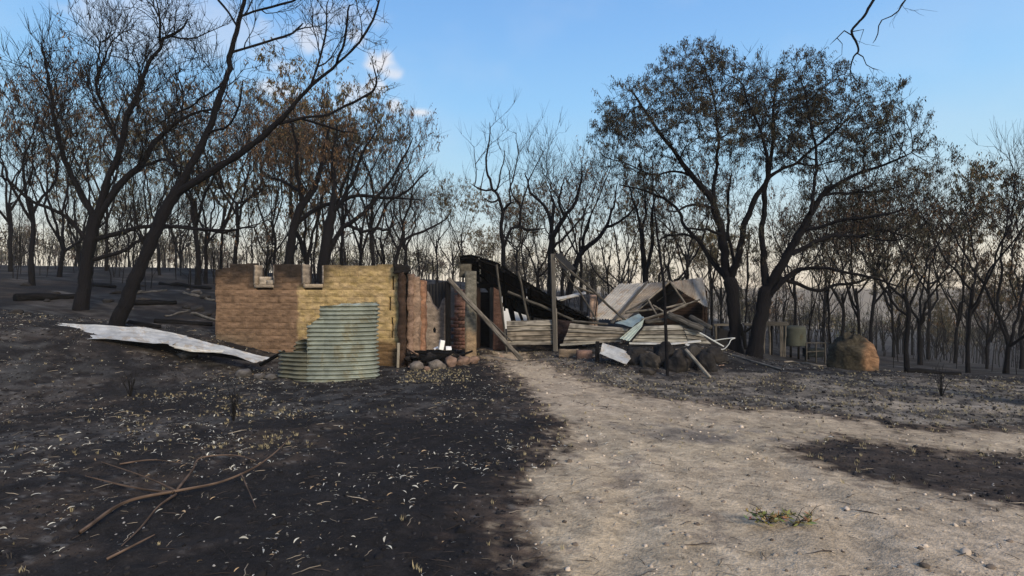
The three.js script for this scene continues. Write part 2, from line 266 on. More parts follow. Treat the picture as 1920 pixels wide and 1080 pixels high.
const greyVerge = poly([[960, 652], [1100, 690], [1250, 716], [1420, 706], [1700, 705], [2100, 715], [2100, 815], [1560, 775], [1250, 750], [1100, 720], [1000, 684]]);
const trackAmount = (x, z) => smooth(-0.45, 0.5, sdist(trackPoly, x, z) + 0.6 * (fbm2(x * 1.7, z * 1.7, 4, 71) - 0.5) + 0.55 * (fbm2(x * 7, z * 7, 3, 72) - 0.5) + 0.45 * (fbm2(x * 23, z * 23, 2, 73) - 0.5));
const rutLine = poly([[925, 655], [985, 700], [1110, 762], [1290, 850], [1400, 1000], [1420, 1300], [1400, 2600]]);
function rut(x, z) { let m = 1e9; for (let i = 0; i < rutLine.length - 1; i++) { const [a, b] = rutLine[i], [d, e] = rutLine[i + 1], ux = d - a, uz = e - b, t = clamp(((x - a) * ux + (z - b) * uz) / (ux * ux + uz * uz)); m = Math.min(m, Math.hypot(x - a - ux * t, z - b - uz * t)); } m += 0.25 * (fbm2(x * 0.9, z * 0.9, 2, 76) - 0.5); return Math.exp(-(((m - 0.72) / 0.16) ** 2)) - 0.5 * Math.exp(-(((m - 1.0) / 0.12) ** 2)) - 0.5 * Math.exp(-(((m - 0.42) / 0.14) ** 2)); }
const micro = (x, z, tr) => -0.02 * tr * (tr > 0.2 ? rut(x, z) : 0) + tr * 0.012 * (fbm2(x * 6, z * 6, 3, 84) - 0.5) + (1 - 0.75 * tr) * (0.05 * (fbm2(x * 2.3, z * 2.3, 3, 81) - 0.5) + 0.028 * (fbm2(x * 11, z * 11, 2, 82) - 0.5)) + 0.03 * (fbm2(x * 0.8, z * 0.8, 2, 83) - 0.5);
function height(x, z) { const f = far(x, z), d = Math.hypot(x, z); const g = smooth(0.10, 0.42, x / (d + 1)) * (z < 0 ? 1 : smooth(12, 0, z)); let h = lerp(tps(x, z), -3.5 * g, f) - g * 0.052 * Math.max(0, d - 34); h += smooth(14, 40, d) * 0.5 * (fbm2(x * 0.15, z * 0.15, 3, 85) - 0.5); return h + micro(x, z, d < 30 ? trackAmount(x, z) : 0); }
function groundColour(x, z, tr, d) {
  const n1 = fbm2(x * 0.9, z * 0.9, 4, 91), n2 = fbm2(x * 5, z * 5, 3, 92), n3 = fbm2(x * 19, z * 19, 2, 93), n4 = fbm2(x * 0.35 + 9, z * 0.35, 3, 94);
  let c = [0.031, 0.0275, 0.0262];                                     // char and ash
  const mixc = (b, t) => { c = c.map((v, k) => lerp(v, b[k], clamp(t))); };
  mixc([0.088, 0.066, 0.051], 0.8 * smooth(0.46, 0.62, n1) * smooth(0.3, 0.6, n2));    // bare brown earth showing
  mixc([0.115, 0.11, 0.103], 0.6 * smooth(0.45, 0.62, n4) * smooth(0.42, 0.62, n2)); // grey ash
  mixc([0.22, 0.205, 0.185], 0.5 * smooth(0.70, 0.80, n3) * smooth(0.48, 0.6, n1));
  if (d < 40) {
    const gv = smooth(-0.3, 0.3, sdist(greyVerge, x, z) + 0.8 * (n1 - 0.5));
    mixc([0.25, 0.215, 0.175], gv * (0.35 + 0.7 * smooth(0.4, 0.65, n2))); mixc([0.40, 0.335, 0.25], gv * 0.7 * smooth(0.58, 0.72, n3 * 0.5 + n2 * 0.5));
    const pa = Math.max(smooth(-0.1, 0.2, sdist(paleA, x, z) + 0.5 * (n2 - 0.5)), smooth(-0.1, 0.15, sdist(paleB, x, z) + 0.4 * (n2 - 0.5))); mixc([0.44, 0.37, 0.285], 0.8 * pa);
    // dirt at the track's edge, brown before it turns to sand
    mixc([0.15, 0.10, 0.07], 0.85 * smooth(0.02, 0.5, tr) * (0.6 + 0.8 * (n2 - 0.3)));
    const sand = [0.655, 0.515, 0.35].map((v, k) => v * (0.88 + 0.24 * n1) * (0.90 + 0.20 * n2) * (k === 2 ? 0.95 + 0.12 * n4 : 1));
    mixc(sand, smooth(0.3, 0.95, tr));
    mixc([0.24, 0.19, 0.15], 0.6 * smooth(0.3, 0.9, tr) * smooth(0.60, 0.70, n2 * 0.55 + n1 * 0.45));
    mixc([0.22, 0.195, 0.175], 0.65 * smooth(-0.15, 0.3, sdist(ashBand, x, z) + 0.7 * (n1 - 0.5)) * smooth(0.3, 0.55, n2));
    mixc([0.085, 0.066, 0.054], 0.85 * smooth(-0.35, 0.65, sdist(burnR, x, z) + 0.9 * (n1 - 0.5) + 0.7 * (n2 - 0.5)));
  } else mixc([0.055, 0.05, 0.048], 0.6);
  const g = 0.72 + 0.56 * n3; return c.map(v => v * g);
}
{
  const axis = (fine, lim, step, grow, end) => { const a = [0]; let s = step; while (a[a.length - 1] < end) { if (a[a.length - 1] > lim) s *= grow; a.push(a[a.length - 1] + s); } return a; };
  const half = axis(0, 6.5, 0.05, 1.055, 300), xs = [...half.slice(1).map(v => -v).reverse(), ...half];
  const fwd = [1.8]; { let s = 0.03; while (fwd[fwd.length - 1] < 330) { const d = fwd[fwd.length - 1]; s = Math.max(0.03, 0.0075 * d + (d > 14 ? (d - 14) * 0.03 : 0)); fwd.push(d + s); } }
  const back = [-200, -90, -40, -18, -9, -5, -3, -1.5, -0.5, 0.3, 0.9, 1.3, 1.6]; const zs = [...back, ...fwd].map(d => -d);
  const nx = xs.length, nz = zs.length, pos = new Float32Array(nx * nz * 3), col = new Float32Array(nx * nz * 3), uv = new Float32Array(nx * nz * 2), trk = new Float32Array(nx * nz);
  for (let j = 0; j < nz; j++) for (let i = 0; i < nx; i++) {
    const x = xs[i], z = zs[j], k = j * nx + i, d = Math.hypot(x, z), tr = d < 30 ? trackAmount(x, z) : 0; trk[k] = tr;
    pos.set([x, height(x, z), z], k * 3); col.set(groundColour(x, z, tr, d), k * 3); uv.set([x, z], k * 2);
  }
  const gi = [], ti = [];
  for (let j = 0; j < nz - 1; j++) for (let i = 0; i < nx - 1; i++) { const a = j * nx + i, b = a + 1, c = a + nx, e = c + 1; const t = (trk[a] + trk[b] + trk[c] + trk[e]) / 4 > 0.5 ? ti : gi; t.push(a, b, c, b, e, c); }
  const full = new THREE.BufferGeometry(); full.setAttribute('position', new THREE.BufferAttribute(pos, 3)); full.setAttribute('color', new THREE.BufferAttribute(col, 3)); full.setAttribute('uv', new THREE.BufferAttribute(uv, 2)); full.setIndex([...gi.slice(0, 0), ...[]]);
  const nrmG = full.clone(); const all = new Uint32Array(gi.length + ti.length); all.set(gi); all.set(ti, gi.length); nrmG.setIndex(new THREE.BufferAttribute(all, 1)); nrmG.computeVertexNormals();
  const sub = (idx) => { const map = new Map(), p = [], c = [], u = [], n = [], out = []; for (const k of idx) { let m = map.get(k); if (m === undefined) { m = map.size; map.set(k, m); p.push(pos[k * 3], pos[k * 3 + 1], pos[k * 3 + 2]); c.push(col[k * 3], col[k * 3 + 1], col[k * 3 + 2]); u.push(uv[k * 2], uv[k * 2 + 1]); n.push(nrmG.attributes.normal.getX(k), nrmG.attributes.normal.getY(k), nrmG.attributes.normal.getZ(k)); } out.push(m); }
    const g = new THREE.BufferGeometry(); g.setAttribute('position', new THREE.Float32BufferAttribute(p, 3)); g.setAttribute('color', new THREE.Float32BufferAttribute(c, 3)); g.setAttribute('uv', new THREE.Float32BufferAttribute(u, 2)); g.setAttribute('normal', new THREE.Float32BufferAttribute(n, 3)); g.setIndex(out); return g; };
  structure('ground', sub(gi), mat.ground); structure('dirt_track', sub(ti), mat.ground);
  console.log('ground', nx, nz);
}
const onGround = (px, d, lift = 0) => { const x = (px - 960) / FOCAL * d; return V(x, height(x, -d) + lift, -d); };

// ------------------------------------------------------------------ the burnt house: the long mud brick wall
const wallR = P(768, 690, 12.0), wallL = P(404, 650, 12.9); wallR.y = wallL.y = 0;
const wallX = wallR.clone().sub(wallL), wallLen = wallX.length(); wallX.normalize();
const wallN = V(-wallX.z, 0, wallX.x).multiplyScalar(-1); if (wallN.z < 0) wallN.multiplyScalar(-1);   // towards the viewer
const wallU = px => { const k = (px - 960) / FOCAL; return (wallL.x + k * wallL.z) / -(wallX.x + k * wallX.z); };   // along the wall for a pixel column
const wallAt = (u, y, n) => wallL.clone().addScaledVector(wallX, u).addScaledVector(wallN, n).setY(y);
{
  const t = thing('mud_brick_wall', 'long roofless mud brick wall, half brown and half yellow, with two window notches in its top', 'wall', wallAt(wallLen / 2, -0.1, 0));
  const R = rng(11), CH = 0.14, y0 = -0.12, thick = 0.28;
  const notches = [[wallU(481), wallU(513), 1.64], [wallU(571), wallU(605), 1.665]], edge = wallU(559), low = wallU(700), uEnd = wallU(752);
  const topAt = u => { const n = 0.11 * (fbm2(u * 3.3, 4.4, 4, 7) - 0.5); return u < 0.2 ? 2.0 + n : u < notches[0][0] ? 2.115 + n : u < notches[1][0] ? 2.11 + n : u < notches[1][1] + 0.1 ? 2.11 + n : 2.075 + n; };
  const crackA = y => wallU(733) + (y > 1.35 ? 0.05 : -0.02), crackB = y => wallU(581);
  const soot = (u, y) => {   // fire stain with a ragged lower edge
    const n = fbm2(u * 2.6, y * 3.5, 4, 17) - 0.5, left = u < notches[1][1] ? 1 : 0;
    let s = left ? smooth(1.62, 1.95, y + 0.55 * n) * 0.95 : smooth(1.92, 2.10, y + 0.25 * n) * 0.7;
    for (const [a, b] of notches) { const du = Math.max(a - u, u - b, 0); if (y > 1.6) s = Math.max(s, smooth(0.30, 0.05, du + 0.4 * n) * 0.8 * (u > b || left ? 1 : 0.9)); }
    s = Math.max(s, smooth(wallLen - 0.30, wallLen - 0.12, u + 0.3 * n) * 0.8);
    return s;
  };
  const tone = (x, y, z) => {
    const u = (x - wallL.x) * wallX.x + (z - wallL.z) * wallX.z, j = 0.05 * (fbm2(y * 6, 3, 3, 8) - 0.5) + 0.03 * (fbm2(y * 22, u * 20, 2, 9) - 0.5);
    const right = y > 1.66 ? (u > notches[1][1] - 0.02 ? 1 : 0) : smooth(edge - 0.015, edge + 0.02, u + j);
    const n = fbm2(u * 2.2, y * 9, 4, 21), m = fbm2(u * 9, y * 16, 3, 22);
    const brown = [0.30, 0.19, 0.12].map(v => v * (0.72 + 0.45 * n + 0.25 * (m - 0.5))), yellow = [0.60, 0.43, 0.20].map((v, k) => v * (0.78 + 0.3 * n + 0.34 * (m - 0.5)) * (k === 2 ? 0.8 + 0.5 * m : 1));
    let c = brown.map((v, k) => lerp(v, yellow[k], right));
    const lowStain = smooth(0.62, 0.4, y + 0.35 * (fbm2(u * 3, y * 3, 3, 24) - 0.5)) * right; c = c.map((v, k) => lerp(v, [0.15, 0.085, 0.045][k], 0.85 * lowStain));
    const gr = smooth(0.9, 0.3, y + 0.6 * (fbm2(u * 2, y * 4, 3, 26) - 0.5)) * (1 - right) * smooth(1.4, 0.3, u); c = c.map((v, k) => lerp(v, [0.14, 0.125, 0.09][k], 0.6 * gr));
    const s = soot(u, y); return c.map((v, k) => lerp(v, [0.035, 0.028, 0.024][k] * (0.8 + 0.8 * m), s));
  };
  // solid core behind the brick faces, kept back from them; a real gap opens at the cracks
  const core = [], cuts = [0, notches[0][0], notches[0][1], notches[1][0], notches[1][1], wallLen - 0.15];
  for (let k = 0; k < cuts.length - 1; k++) { const a = cuts[k] + (k ? 0.001 : 0.03), b = cuts[k + 1] - 0.001, notch = k === 1 || k === 3, top = notch ? notches[k === 1 ? 0 : 1][2] - 0.03 : 1.98; const g = new THREE.BoxGeometry(b - a, top - y0, thick - 0.14); g.applyMatrix4(new THREE.Matrix4().makeBasis(wallX, V(0, 1, 0), wallN).setPosition(wallAt((a + b) / 2, (top + y0) / 2, -thick / 2 - 0.01))); core.push(g); }
  part(t, 'wall_core', paint(mergeGeometries(core), (x, y, z) => tone(x, y, z).map(v => v * 0.9)), mat.mud);
  const brick = (ua, ub, ya, yb, gapL, gapR, front) => {
    const w = ub - ua, h = yb - ya, seed = (R() * 1e6) | 0, nu = Math.max(3, Math.round(w / 0.045)), nv = 4, jt = 0.011, g0 = [];
    const bulge = (R() - 0.5) * 0.006, tilt = (R() - 0.5) * 0.008;
    const faceZ = (u, y) => { const du = Math.min(u - ua, ub - u), dy = Math.min(y - ya, yb - y), e2 = smooth(0, 0.03, du + 0.02 * (vn2(y * 40, seed) - 0.1)), e = smooth(0, 0.03, dy + 0.016 * (vn2(u * 14, seed + 3) - 0.35)); return front * (0.0 + 0.006 * e2 + 0.013 * (0.5 + 0.8 * vn2(u * 1.7, y * 2, 88)) * e + bulge + tilt * (u - ua) / w + 0.012 * (fbm2(u * 9, y * 12, 3, 33) - 0.5)); };
    const back = -0.085;
    const S = (a, b) => { const u = lerp(ua, ub, a), y = lerp(ya, yb, b); return [u, y]; };
    const pos = [], uv = [], idx = [], W = nu + 1;
    for (let j = 0; j <= nv; j++) for (let i = 0; i <= nu; i++) { const [u, y] = S(i / nu, [0, 0.13, 0.5, 0.87, 1][j]); const p = wallAt(u, y, (front > 0 ? 0 : -thick) + faceZ(u, y)); pos.push(p.x, p.y, p.z); uv.push(u, y); }
    const N = pos.length / 3, zb = front > 0 ? back : -thick + 0.085;
    for (let j = 0; j <= nv; j++) for (let i = 0; i <= nu; i++) { const [u, y] = S(i / nu, j / nv); const p = wallAt(u, y, zb); pos.push(p.x, p.y, p.z); uv.push(u, y + 0.1); }
    for (let j = 0; j < nv; j++) for (let i = 0; i < nu; i++) { const a = j * W + i; idx.push(a, a + 1, a + W, a + 1, a + W + 1, a + W, a + N, a + W + N, a + 1 + N, a + 1 + N, a + W + N, a + W + 1 + N); }
    const rim = []; for (let i = 0; i < nu; i++) rim.push([i, i + 1], [nv * W + i + 1, nv * W + i]); for (let j = 0; j < nv; j++) rim.push([j * W + nu, (j + 1) * W + nu], [(j + 1) * W, j * W]);
    const dupe = k => { pos.push(pos[k * 3], pos[k * 3 + 1], pos[k * 3 + 2]); uv.push(uv[k * 2], uv[k * 2 + 1]); return pos.length / 3 - 1; };
    for (const [a, b] of rim) { const p = dupe(a), q = dupe(b), r = dupe(a + N), w = dupe(b + N); idx.push(p, r, q, q, r, w); }
    const g = new THREE.BufferGeometry(); g.setAttribute('position', new THREE.Float32BufferAttribute(pos, 3)); g.setAttribute('uv', new THREE.Float32BufferAttribute(uv, 2)); g.setIndex(idx); g.computeVertexNormals();
    const k = 0.955 + R() * 0.09; return paint(g, (x, y, z) => tone(x, y, z).map(v => v * k));
  };
  let course = 0;
  for (let y = y0; y < 2.02; y += CH, course++) {
    let yb = y + CH - 0.001;
    // spans of this course, broken at the notches
    let spans = [[0 + (R() * 0.03), wallLen - 0.16 - 0.05 * R()]];
    for (const [a, b, s] of notches) if (yb > s + 0.02) spans = spans.flatMap(([p, q]) => q < a || p > b ? [[p, q]] : [[p, a], [b, q]]);
    for (const [p, q] of spans) {
      let u = p, first = true;
      while (u < q - 0.02) {
        let w = (0.36 + R() * 0.07) * (first && course % 2 ? 0.5 : 1); first = false; let v = u + w; if (q - v < 0.14) v = q;
        const top = Math.min(yb, Math.max(y + 0.05, topAt((u + v) / 2)));
        const yTop = y + CH * 1.4 > 2.0 ? Math.max(y + 0.05, topAt((u + v) / 2) - 0.0) : yb;
        const cr = y > 1.0 && y < 1.72 ? crackA(y) : (y > 0.55 && y < 1.0 ? wallU(736) : -9), cr2 = y > 1.45 && y < 1.66 ? crackB(y) : -9; let pieces = [[u, v - 0.001]];
        for (const c of [cr, cr2]) pieces = pieces.flatMap(([a, b]) => c > a + 0.03 && c < b - 0.03 ? [[a, c - 0.03 + 0.02 * R()], [c + 0.014 + 0.012 * R(), b]] : [[a, b]]);
        for (const [a, b] of pieces) part(t, 'brick', brick(a, b, y, yTop, 0, 0, 1), mat.mud);
        u = v;
      }
    }
    if (y + CH * 1.4 > 2.0) break;
  }
  // the rear face, one rough skin in three panels
  for (let k = 0; k < cuts.length - 1; k++) { const notch = k === 1 || k === 3, top = notch ? notches[k === 1 ? 0 : 1][2] - 0.02 : 2.05; const a = cuts[k] + 0.002, b = cuts[k + 1] - 0.002; part(t, 'rear_render', paint(shell((s, v) => { const u = lerp(a, b, s), y = lerp(y0, top, v); return wallAt(u, y, -thick + 0.03 + 0.02 * (fbm2(u * 4, y * 4, 3, 44) - 0.5)); }, 10, 10, 0.07, [b - a, top - y0]), tone), mat.mud); }
  // sills and pale jamb render in the notches
  const slab = (ua, ub, ya, yb, na, nb, seed, colour) => { const g = rockBox(ub - ua, yb - ya, nb - na, seed, 0.012); g.applyMatrix4(new THREE.Matrix4().makeBasis(wallX, V(0, 1, 0), wallN).setPosition(wallAt((ua + ub) / 2, (ya + yb) / 2, (na + nb) / 2))); return paint(g, (x, y, z) => colour.map(v => v * (0.75 + 0.5 * fbm3(x * 9, y * 9, z * 9, 3, seed)))); };
  const pale = [0.60, 0.50, 0.39];
  const [n1, n2] = notches;
  const s1 = part(t, 'window_sill', slab(n1[0] - 0.03, n1[1] + 0.01, n1[2] - 0.04, n1[2] + 0.02, -0.27, 0.03, 51, [0.5, 0.4, 0.3]), mat.mud);
  part(s1, 'broken_block', slab(n1[0] + 0.03, n1[0] + 0.22, n1[2] + 0.02, n1[2] + 0.2, -0.24, -0.03, 52, pale), mat.mud);
  part(s1, 'broken_block', slab(n1[0] + 0.225, n1[1] - 0.01, n1[2] + 0.02, n1[2] + 0.13, -0.25, -0.02, 53, pale), mat.mud);
  part(t, 'window_sill', slab(n2[0] - 0.005, n2[1] + 0.01, n2[2] - 0.065, n2[2] + 0.015, -0.27, 0.028, 54, [0.60, 0.47, 0.33]), mat.mud);
  part(t, 'window_jamb', slab(n1[0] - 0.055, n1[0] + 0.012, n1[2] + 0.02, 2.09, -0.2, 0.024, 55, [0.42, 0.34, 0.26]), mat.mud);
  part(t, 'window_jamb', slab(n2[0] - 0.05, n2[0] + 0.01, n2[2] + 0.016, 2.10, -0.2, 0.024, 56, [0.40, 0.33, 0.26]), mat.mud);
  part(t, 'window_jamb', slab(n2[1] - 0.008, n2[1] + 0.025, n2[2] + 0.016, 2.07, -0.2, 0.022, 57, [0.38, 0.32, 0.27]), mat.mud);
  part(t, 'window_jamb', slab(n1[1] - 0.006, n1[1] + 0.022, n1[2] + 0.03, 2.08, -0.2, 0.022, 58, [0.25, 0.21, 0.18]), mat.mud);
}
// a box with uneven faces
function rockBox(w, h, d, seed, amp = 0.015, seg = 5) {
  const n = s => Math.max(2, Math.min(26, Math.round(s / 0.06))); let g = new THREE.BoxGeometry(w, h, d, n(w), n(h), n(d)); const uv = []; g.deleteAttribute('normal'); g.deleteAttribute('uv'); g = mergeVertices(g, 1e-5);
  const p = g.attributes.position;
  for (let k = 0; k < p.count; k++) { const x = p.getX(k), y = p.getY(k), z = p.getZ(k), e = a => (a - 0.5) * 2 * amp; p.setXYZ(k, x + e(fbm3(x * 8, y * 8, z * 8, 3, seed)), y + e(fbm3(x * 8, y * 8, z * 8, 3, seed + 9)), z + e(fbm3(x * 8, y * 8, z * 8, 3, seed + 19))); uv.push(x + z, y); }
  g.setAttribute('uv', new THREE.Float32BufferAttribute(uv, 2)); g.computeVertexNormals(); return g;
}
const place = (g, x, y, z, ry = 0, rx = 0, rz = 0) => g.applyMatrix4(new THREE.Matrix4().makeRotationFromEuler(new THREE.Euler(rx, ry, rz)).setPosition(x, y, z));
const mottled = (c, seed, f = 7, k = 0.6) => (x, y, z) => { const n = 1 - k / 2 + k * fbm3(x * f, y * f, z * f, 4, seed); return c.map(v => v * n); };

// charred corner post and the broken pier at the wall's end
{
  const b = P(755, 680, 12.02), top = P(754, 512, 12.02);
  solo('charred_corner_post', paint(place(rockBox(0.14, top.y + 0.12, 0.2, 61, 0.06), b.x, (top.y - 0.12) / 2, b.z + 0.03), mottled([0.075, 0.048, 0.036], 61, 5, 1.3)), mat.mud, 'scorched brown corner post at the end of the yellow mud brick wall', 'post');
  const c = P(752, 504, 12.05); solo('charred_beam_end', paint(place(rockBox(0.30, 0.17, 0.36, 62, 0.07), c.x, c.y - 0.01, c.z, 0.2, 0, -0.08), mottled([0.02, 0.018, 0.018], 62, 8, 1)), mat.mud, 'black charred beam end on top of the mud brick corner', 'beam');
  const t = thing('broken_mud_pier', 'tall broken mud pier of pinkish brown columns beside the charred corner', 'wall', V(P(783, 680, 12.3).x, 0, -12.3));
  const col = (px0, px1, top, d, dep, seed, colour) => { const w = (px1 - px0) / FOCAL * d, h = P(0, top, d).y + 0.1, x = P((px0 + px1) / 2, 0, d).x; part(t, 'earth_column', paint(place(rockBox(w, h, dep, seed, 0.06), x, h / 2 - 0.1, -d), mottled(colour, seed, 5, 0.9)), mat.mud); };
  col(765, 776, 514, 12.1, 0.25, 63, [0.30, 0.20, 0.15]); col(774, 788, 520, 12.2, 0.3, 64, [0.38, 0.265, 0.195]); col(786, 798, 527, 12.45, 0.3, 65, [0.36, 0.20, 0.13]);
}
// a flat ragged piece of wall from an outline of pixels at one distance, with its own thickness
function slabWall(pts, d, thick, holes = []) {
  const sh = new THREE.Shape(pts.map(([x, y]) => { const q = P(x, y, d); return new THREE.Vector2(q.x, q.y); }));
  for (const h of holes) sh.holes.push(new THREE.Path(h.map(([x, y]) => { const q = P(x, y, d); return new THREE.Vector2(q.x, q.y); })));
  const g = new THREE.ExtrudeGeometry(sh, { depth: thick, bevelEnabled: true, bevelThickness: 0.02, bevelSize: 0.015, bevelSegments: 2, steps: 2 }); g.translate(0, 0, -d - thick); return g;
}
solo('mud_wall_fragment', paint(slabWall([[792, 655], [794, 545], [800, 548], [805, 558], [809, 570], [816, 577], [821, 583], [826, 574], [830, 563], [833, 560], [836, 575], [838, 610], [838, 655]], 13.4, 0.22, [[[812, 617], [815, 613], [818, 618], [817, 624], [813, 623]]]), mottled([0.37, 0.30, 0.25], 71, 6, 0.8)), mat.mud, 'grey plastered wall fragment with a dipped top edge and a small hole', 'wall');
solo('scorched_iron_sheet', corrugated(P(796, 535, 14.3), P(838, 527, 14.3), P(840, 650, 14.3), P(796, 650, 14.3), { seed: 5, warp: 0.03 }), mat.soot, 'black sooty iron sheet standing behind the grey plaster fragment', 'metal sheet');
solo('charred_post', beam(onGround(840, 13.1, -0.05), P(840, 529, 13.1), 0.11, 0.12, V(0, 0, 1)), mat.char, 'black charred post between the plaster fragment and the red bricks', 'post');
{
  const t = thing('red_brick_wall', 'burnt stub of red brick wall behind the leaning pole', 'wall', onGround(860, 14.1)), R = rng(77), z0 = -14.1;
  const xa = P(846, 0, 14.1).x, xb = P(878, 0, 14.1).x; let row = 0;
  for (let y = 0.08; y < 1.5; y += 0.083, row++) for (let x = xa + (row % 2 ? -0.02 : 0.06) + (y > 0.9 ? 0.1 : 0); x < xb - 0.06; x += 0.2) { if (y > 1.1 && R() < 0.25) continue; const w = Math.min(0.19, xb - x); part(t, 'brick', paint(place(rockBox(w, 0.074, 0.11, (R() * 999) | 0, 0.006), x + w / 2, y + 0.037, z0 + (R() - 0.5) * 0.015), mottled([[0.36, 0.18, 0.135], [0.28, 0.15, 0.12], [0.44, 0.25, 0.19], [0.12, 0.075, 0.065]][(R() * 4) | 0], 78, 9, 0.7)), mat.mud); }
  part(t, 'mortar_core', paint(place(rockBox(xb - xa - 0.12, 1.38, 0.08, 79, 0.012), (xa + xb) / 2 + 0.02, 0.75, z0 - 0.012), mottled([0.26, 0.15, 0.12], 79)), mat.mud);
}
solo('plastered_pillar', paint(place(rockBox(0.245, 1.98, 0.26, 81, 0.014), P(883, 0, 13.2).x, 0.98, -13.2), (x, y, z) => { const n = 0.75 + 0.5 * fbm3(x * 7, y * 4, z * 7, 4, 81), s = smooth(0.75, 0.55, y + 0.25 * (fbm2(x * 6, y * 3, 3, 82) - 0.5)); return [lerp(0.215, 0.37, s) * n, lerp(0.20, 0.265, s) * n, lerp(0.165, 0.17, s) * n]; }), mat.mud, 'grey plastered square pillar under the black fallen roof', 'pillar');
solo('thatch_bundle', paint(place(rockBox(0.26, 0.3, 0.3, 83, 0.03), P(872, 0, 13.3).x, P(0, 508, 13.3).y, -13.4), mottled([0.13, 0.115, 0.09], 83)), mat.mud, 'frayed grey block wedged on top of the square pillar', 'block');
// inner doorway: dark jambs and lintel behind the pillar
{
  const t = thing('doorway_frame', 'burnt inner doorway of dark jambs and a lintel behind the pillar', 'doorway', onGround(912, 14.6));
  for (const [px, m, w] of [[897, mat.charAndShade, 0.1], [922, mat.dimWood, 0.1], [933, mat.charAndShade, 0.16]]) part(t, 'jamb', beam(onGround(px, 14.6, -0.05), P(px, 538, 14.6), w, 0.12, V(0, 0, 1)), m);
  part(t, 'lintel', beam(P(888, 536, 14.6), P(930, 536, 14.6), 0.12, 0.12), mat.char);
  part(t, 'door_panel', board(P(899, 548, 14.75), P(920, 548, 14.75), P(920, 655, 14.75), P(899, 655, 14.75), 0.04), mat.char);
}
solo('scorched_wall_end', paint(slabWall([[925, 655], [926, 540], [934, 545], [941, 570], [944, 600], [948, 655]], 14.0, 0.25), mottled([0.16, 0.092, 0.072], 84, 5, 1.2)), mat.mud, 'rust red scorched wall end left of the low weatherboards', 'wall');
solo('pale_rear_panel', board(P(940, 556, 17), P(992, 556, 17), P(992, 610, 17), P(940, 618, 17), 0.03, 9), mat.white, 'pale panel seen through the gap under the black roof', 'panel');

// ------------------------------------------------------------------ fallen black roof
{
  const near = [[861, 481], [884, 478], [908, 485], [934, 494], [962, 512], [992, 531], [1040, 560], [1078, 582], [1114, 601]].map(([x, y]) => P(x, y, 13.6));
  const rear = [[866, 506], [888, 520], [912, 540], [938, 572], [962, 582], [1000, 594], [1050, 598], [1086, 600], [1118, 604]].map(([x, y]) => P(x, y, 16.0));
  const cn = new THREE.CatmullRomCurve3(near), cr = new THREE.CatmullRomCurve3(rear), t = thing('fallen_roof', 'black burnt roof sagging down from the pillar to the weatherboards', 'roof', onGround(990, 14.6));
  const N = 5;
  for (let k = 0; k < N; k++) { const a = k / N, b = (k + 1) / N - 0.004; part(t, 'roof_sheet', shell((u, v) => { const s = lerp(a, b, u), p = cn.getPoint(s).lerp(cr.getPoint(s), v); p.y += 0.009 * Math.sin(u * 10 * 6.283) + (k % 2) * 0.008 + 0.03 * (fbm2(s * 9, v * 3, 3, 5) - 0.5); return p; }, 48, 8, 0.004, [0.8, 2.4]), mat.soot); }
  const on = (s, v, dy = -0.05) => { const p = cn.getPoint(s).lerp(cr.getPoint(s), v); p.y += dy; return p; };
  for (const [v, m] of [[0.04, mat.char], [0.3, mat.charAndShade], [0.62, mat.char], [0.92, mat.char]]) { const pts = []; for (let k = 0; k <= 9; k++) pts.push(on(0.02 + 0.94 * k / 9, v, -0.045)); part(t, 'purlin', curvePole(pts, 0.028, 6, 3), m); }
  for (const s of [0.18, 0.42, 0.62, 0.8]) part(t, 'rafter', beam(on(s, 0.02, -0.09), on(s, 0.97, -0.09), 0.05, 0.07), mat.char);
}
const stick = (name, label, a, b, r, m, group, rb) => solo(name, pole(a, b, r, rb ?? r * 0.85, Math.round(a.x * 100 + b.y * 37), 8), m, label, 'pole', group);
{
  const t = thing('leaning_pole', 'long pale pole leaning from the charred post down to the track', 'pole', onGround(978, 12.6));
  part(t, 'pole', pole(P(841, 523, 13.05), onGround(979, 12.4, 0.02), 0.055, 0.05, 4, 9, 0.006), mat.greyWood); part(t, 'split_edge', pole(P(892, 578, 12.93), P(960, 640, 12.52), 0.022, 0.016, 6, 6, 0.01), mat.dimWood);
}
stick('roof_prop', 'thin grey prop standing under the black roof beside the red wall end', P(931, 496, 13.5), onGround(950, 13.55), 0.026, mat.dimWood);
stick('roof_prop', 'thin grey prop leaning against the middle of the black roof', P(971, 508, 13.55), onGround(1004, 13.95), 0.028, mat.dimWood);
stick('fallen_rail', 'grey rail with a knobbed end slanting under the black roof', P(952, 547, 13.75), P(1075, 600, 13.6), 0.034, mat.dimWood);
stick('charred_stud', 'thick black stud leaning before the pale rear panel', P(952, 552, 15.2), onGround(973, 14.9), 0.07, mat.char);
stick('charred_stud', 'thin black stud slanting right before the pale rear panel', P(963, 557, 15.0), onGround(998, 14.7), 0.04, mat.char);
solo('scorched_iron_sheet', corrugated(P(988, 560, 16.3), P(1118, 590, 16.3), P(1118, 640, 16.3), P(988, 640, 16.3), { seed: 15, warp: 0.04 }), mat.soot, 'black iron sheet upright in the shade behind the low weatherboards', 'metal sheet');

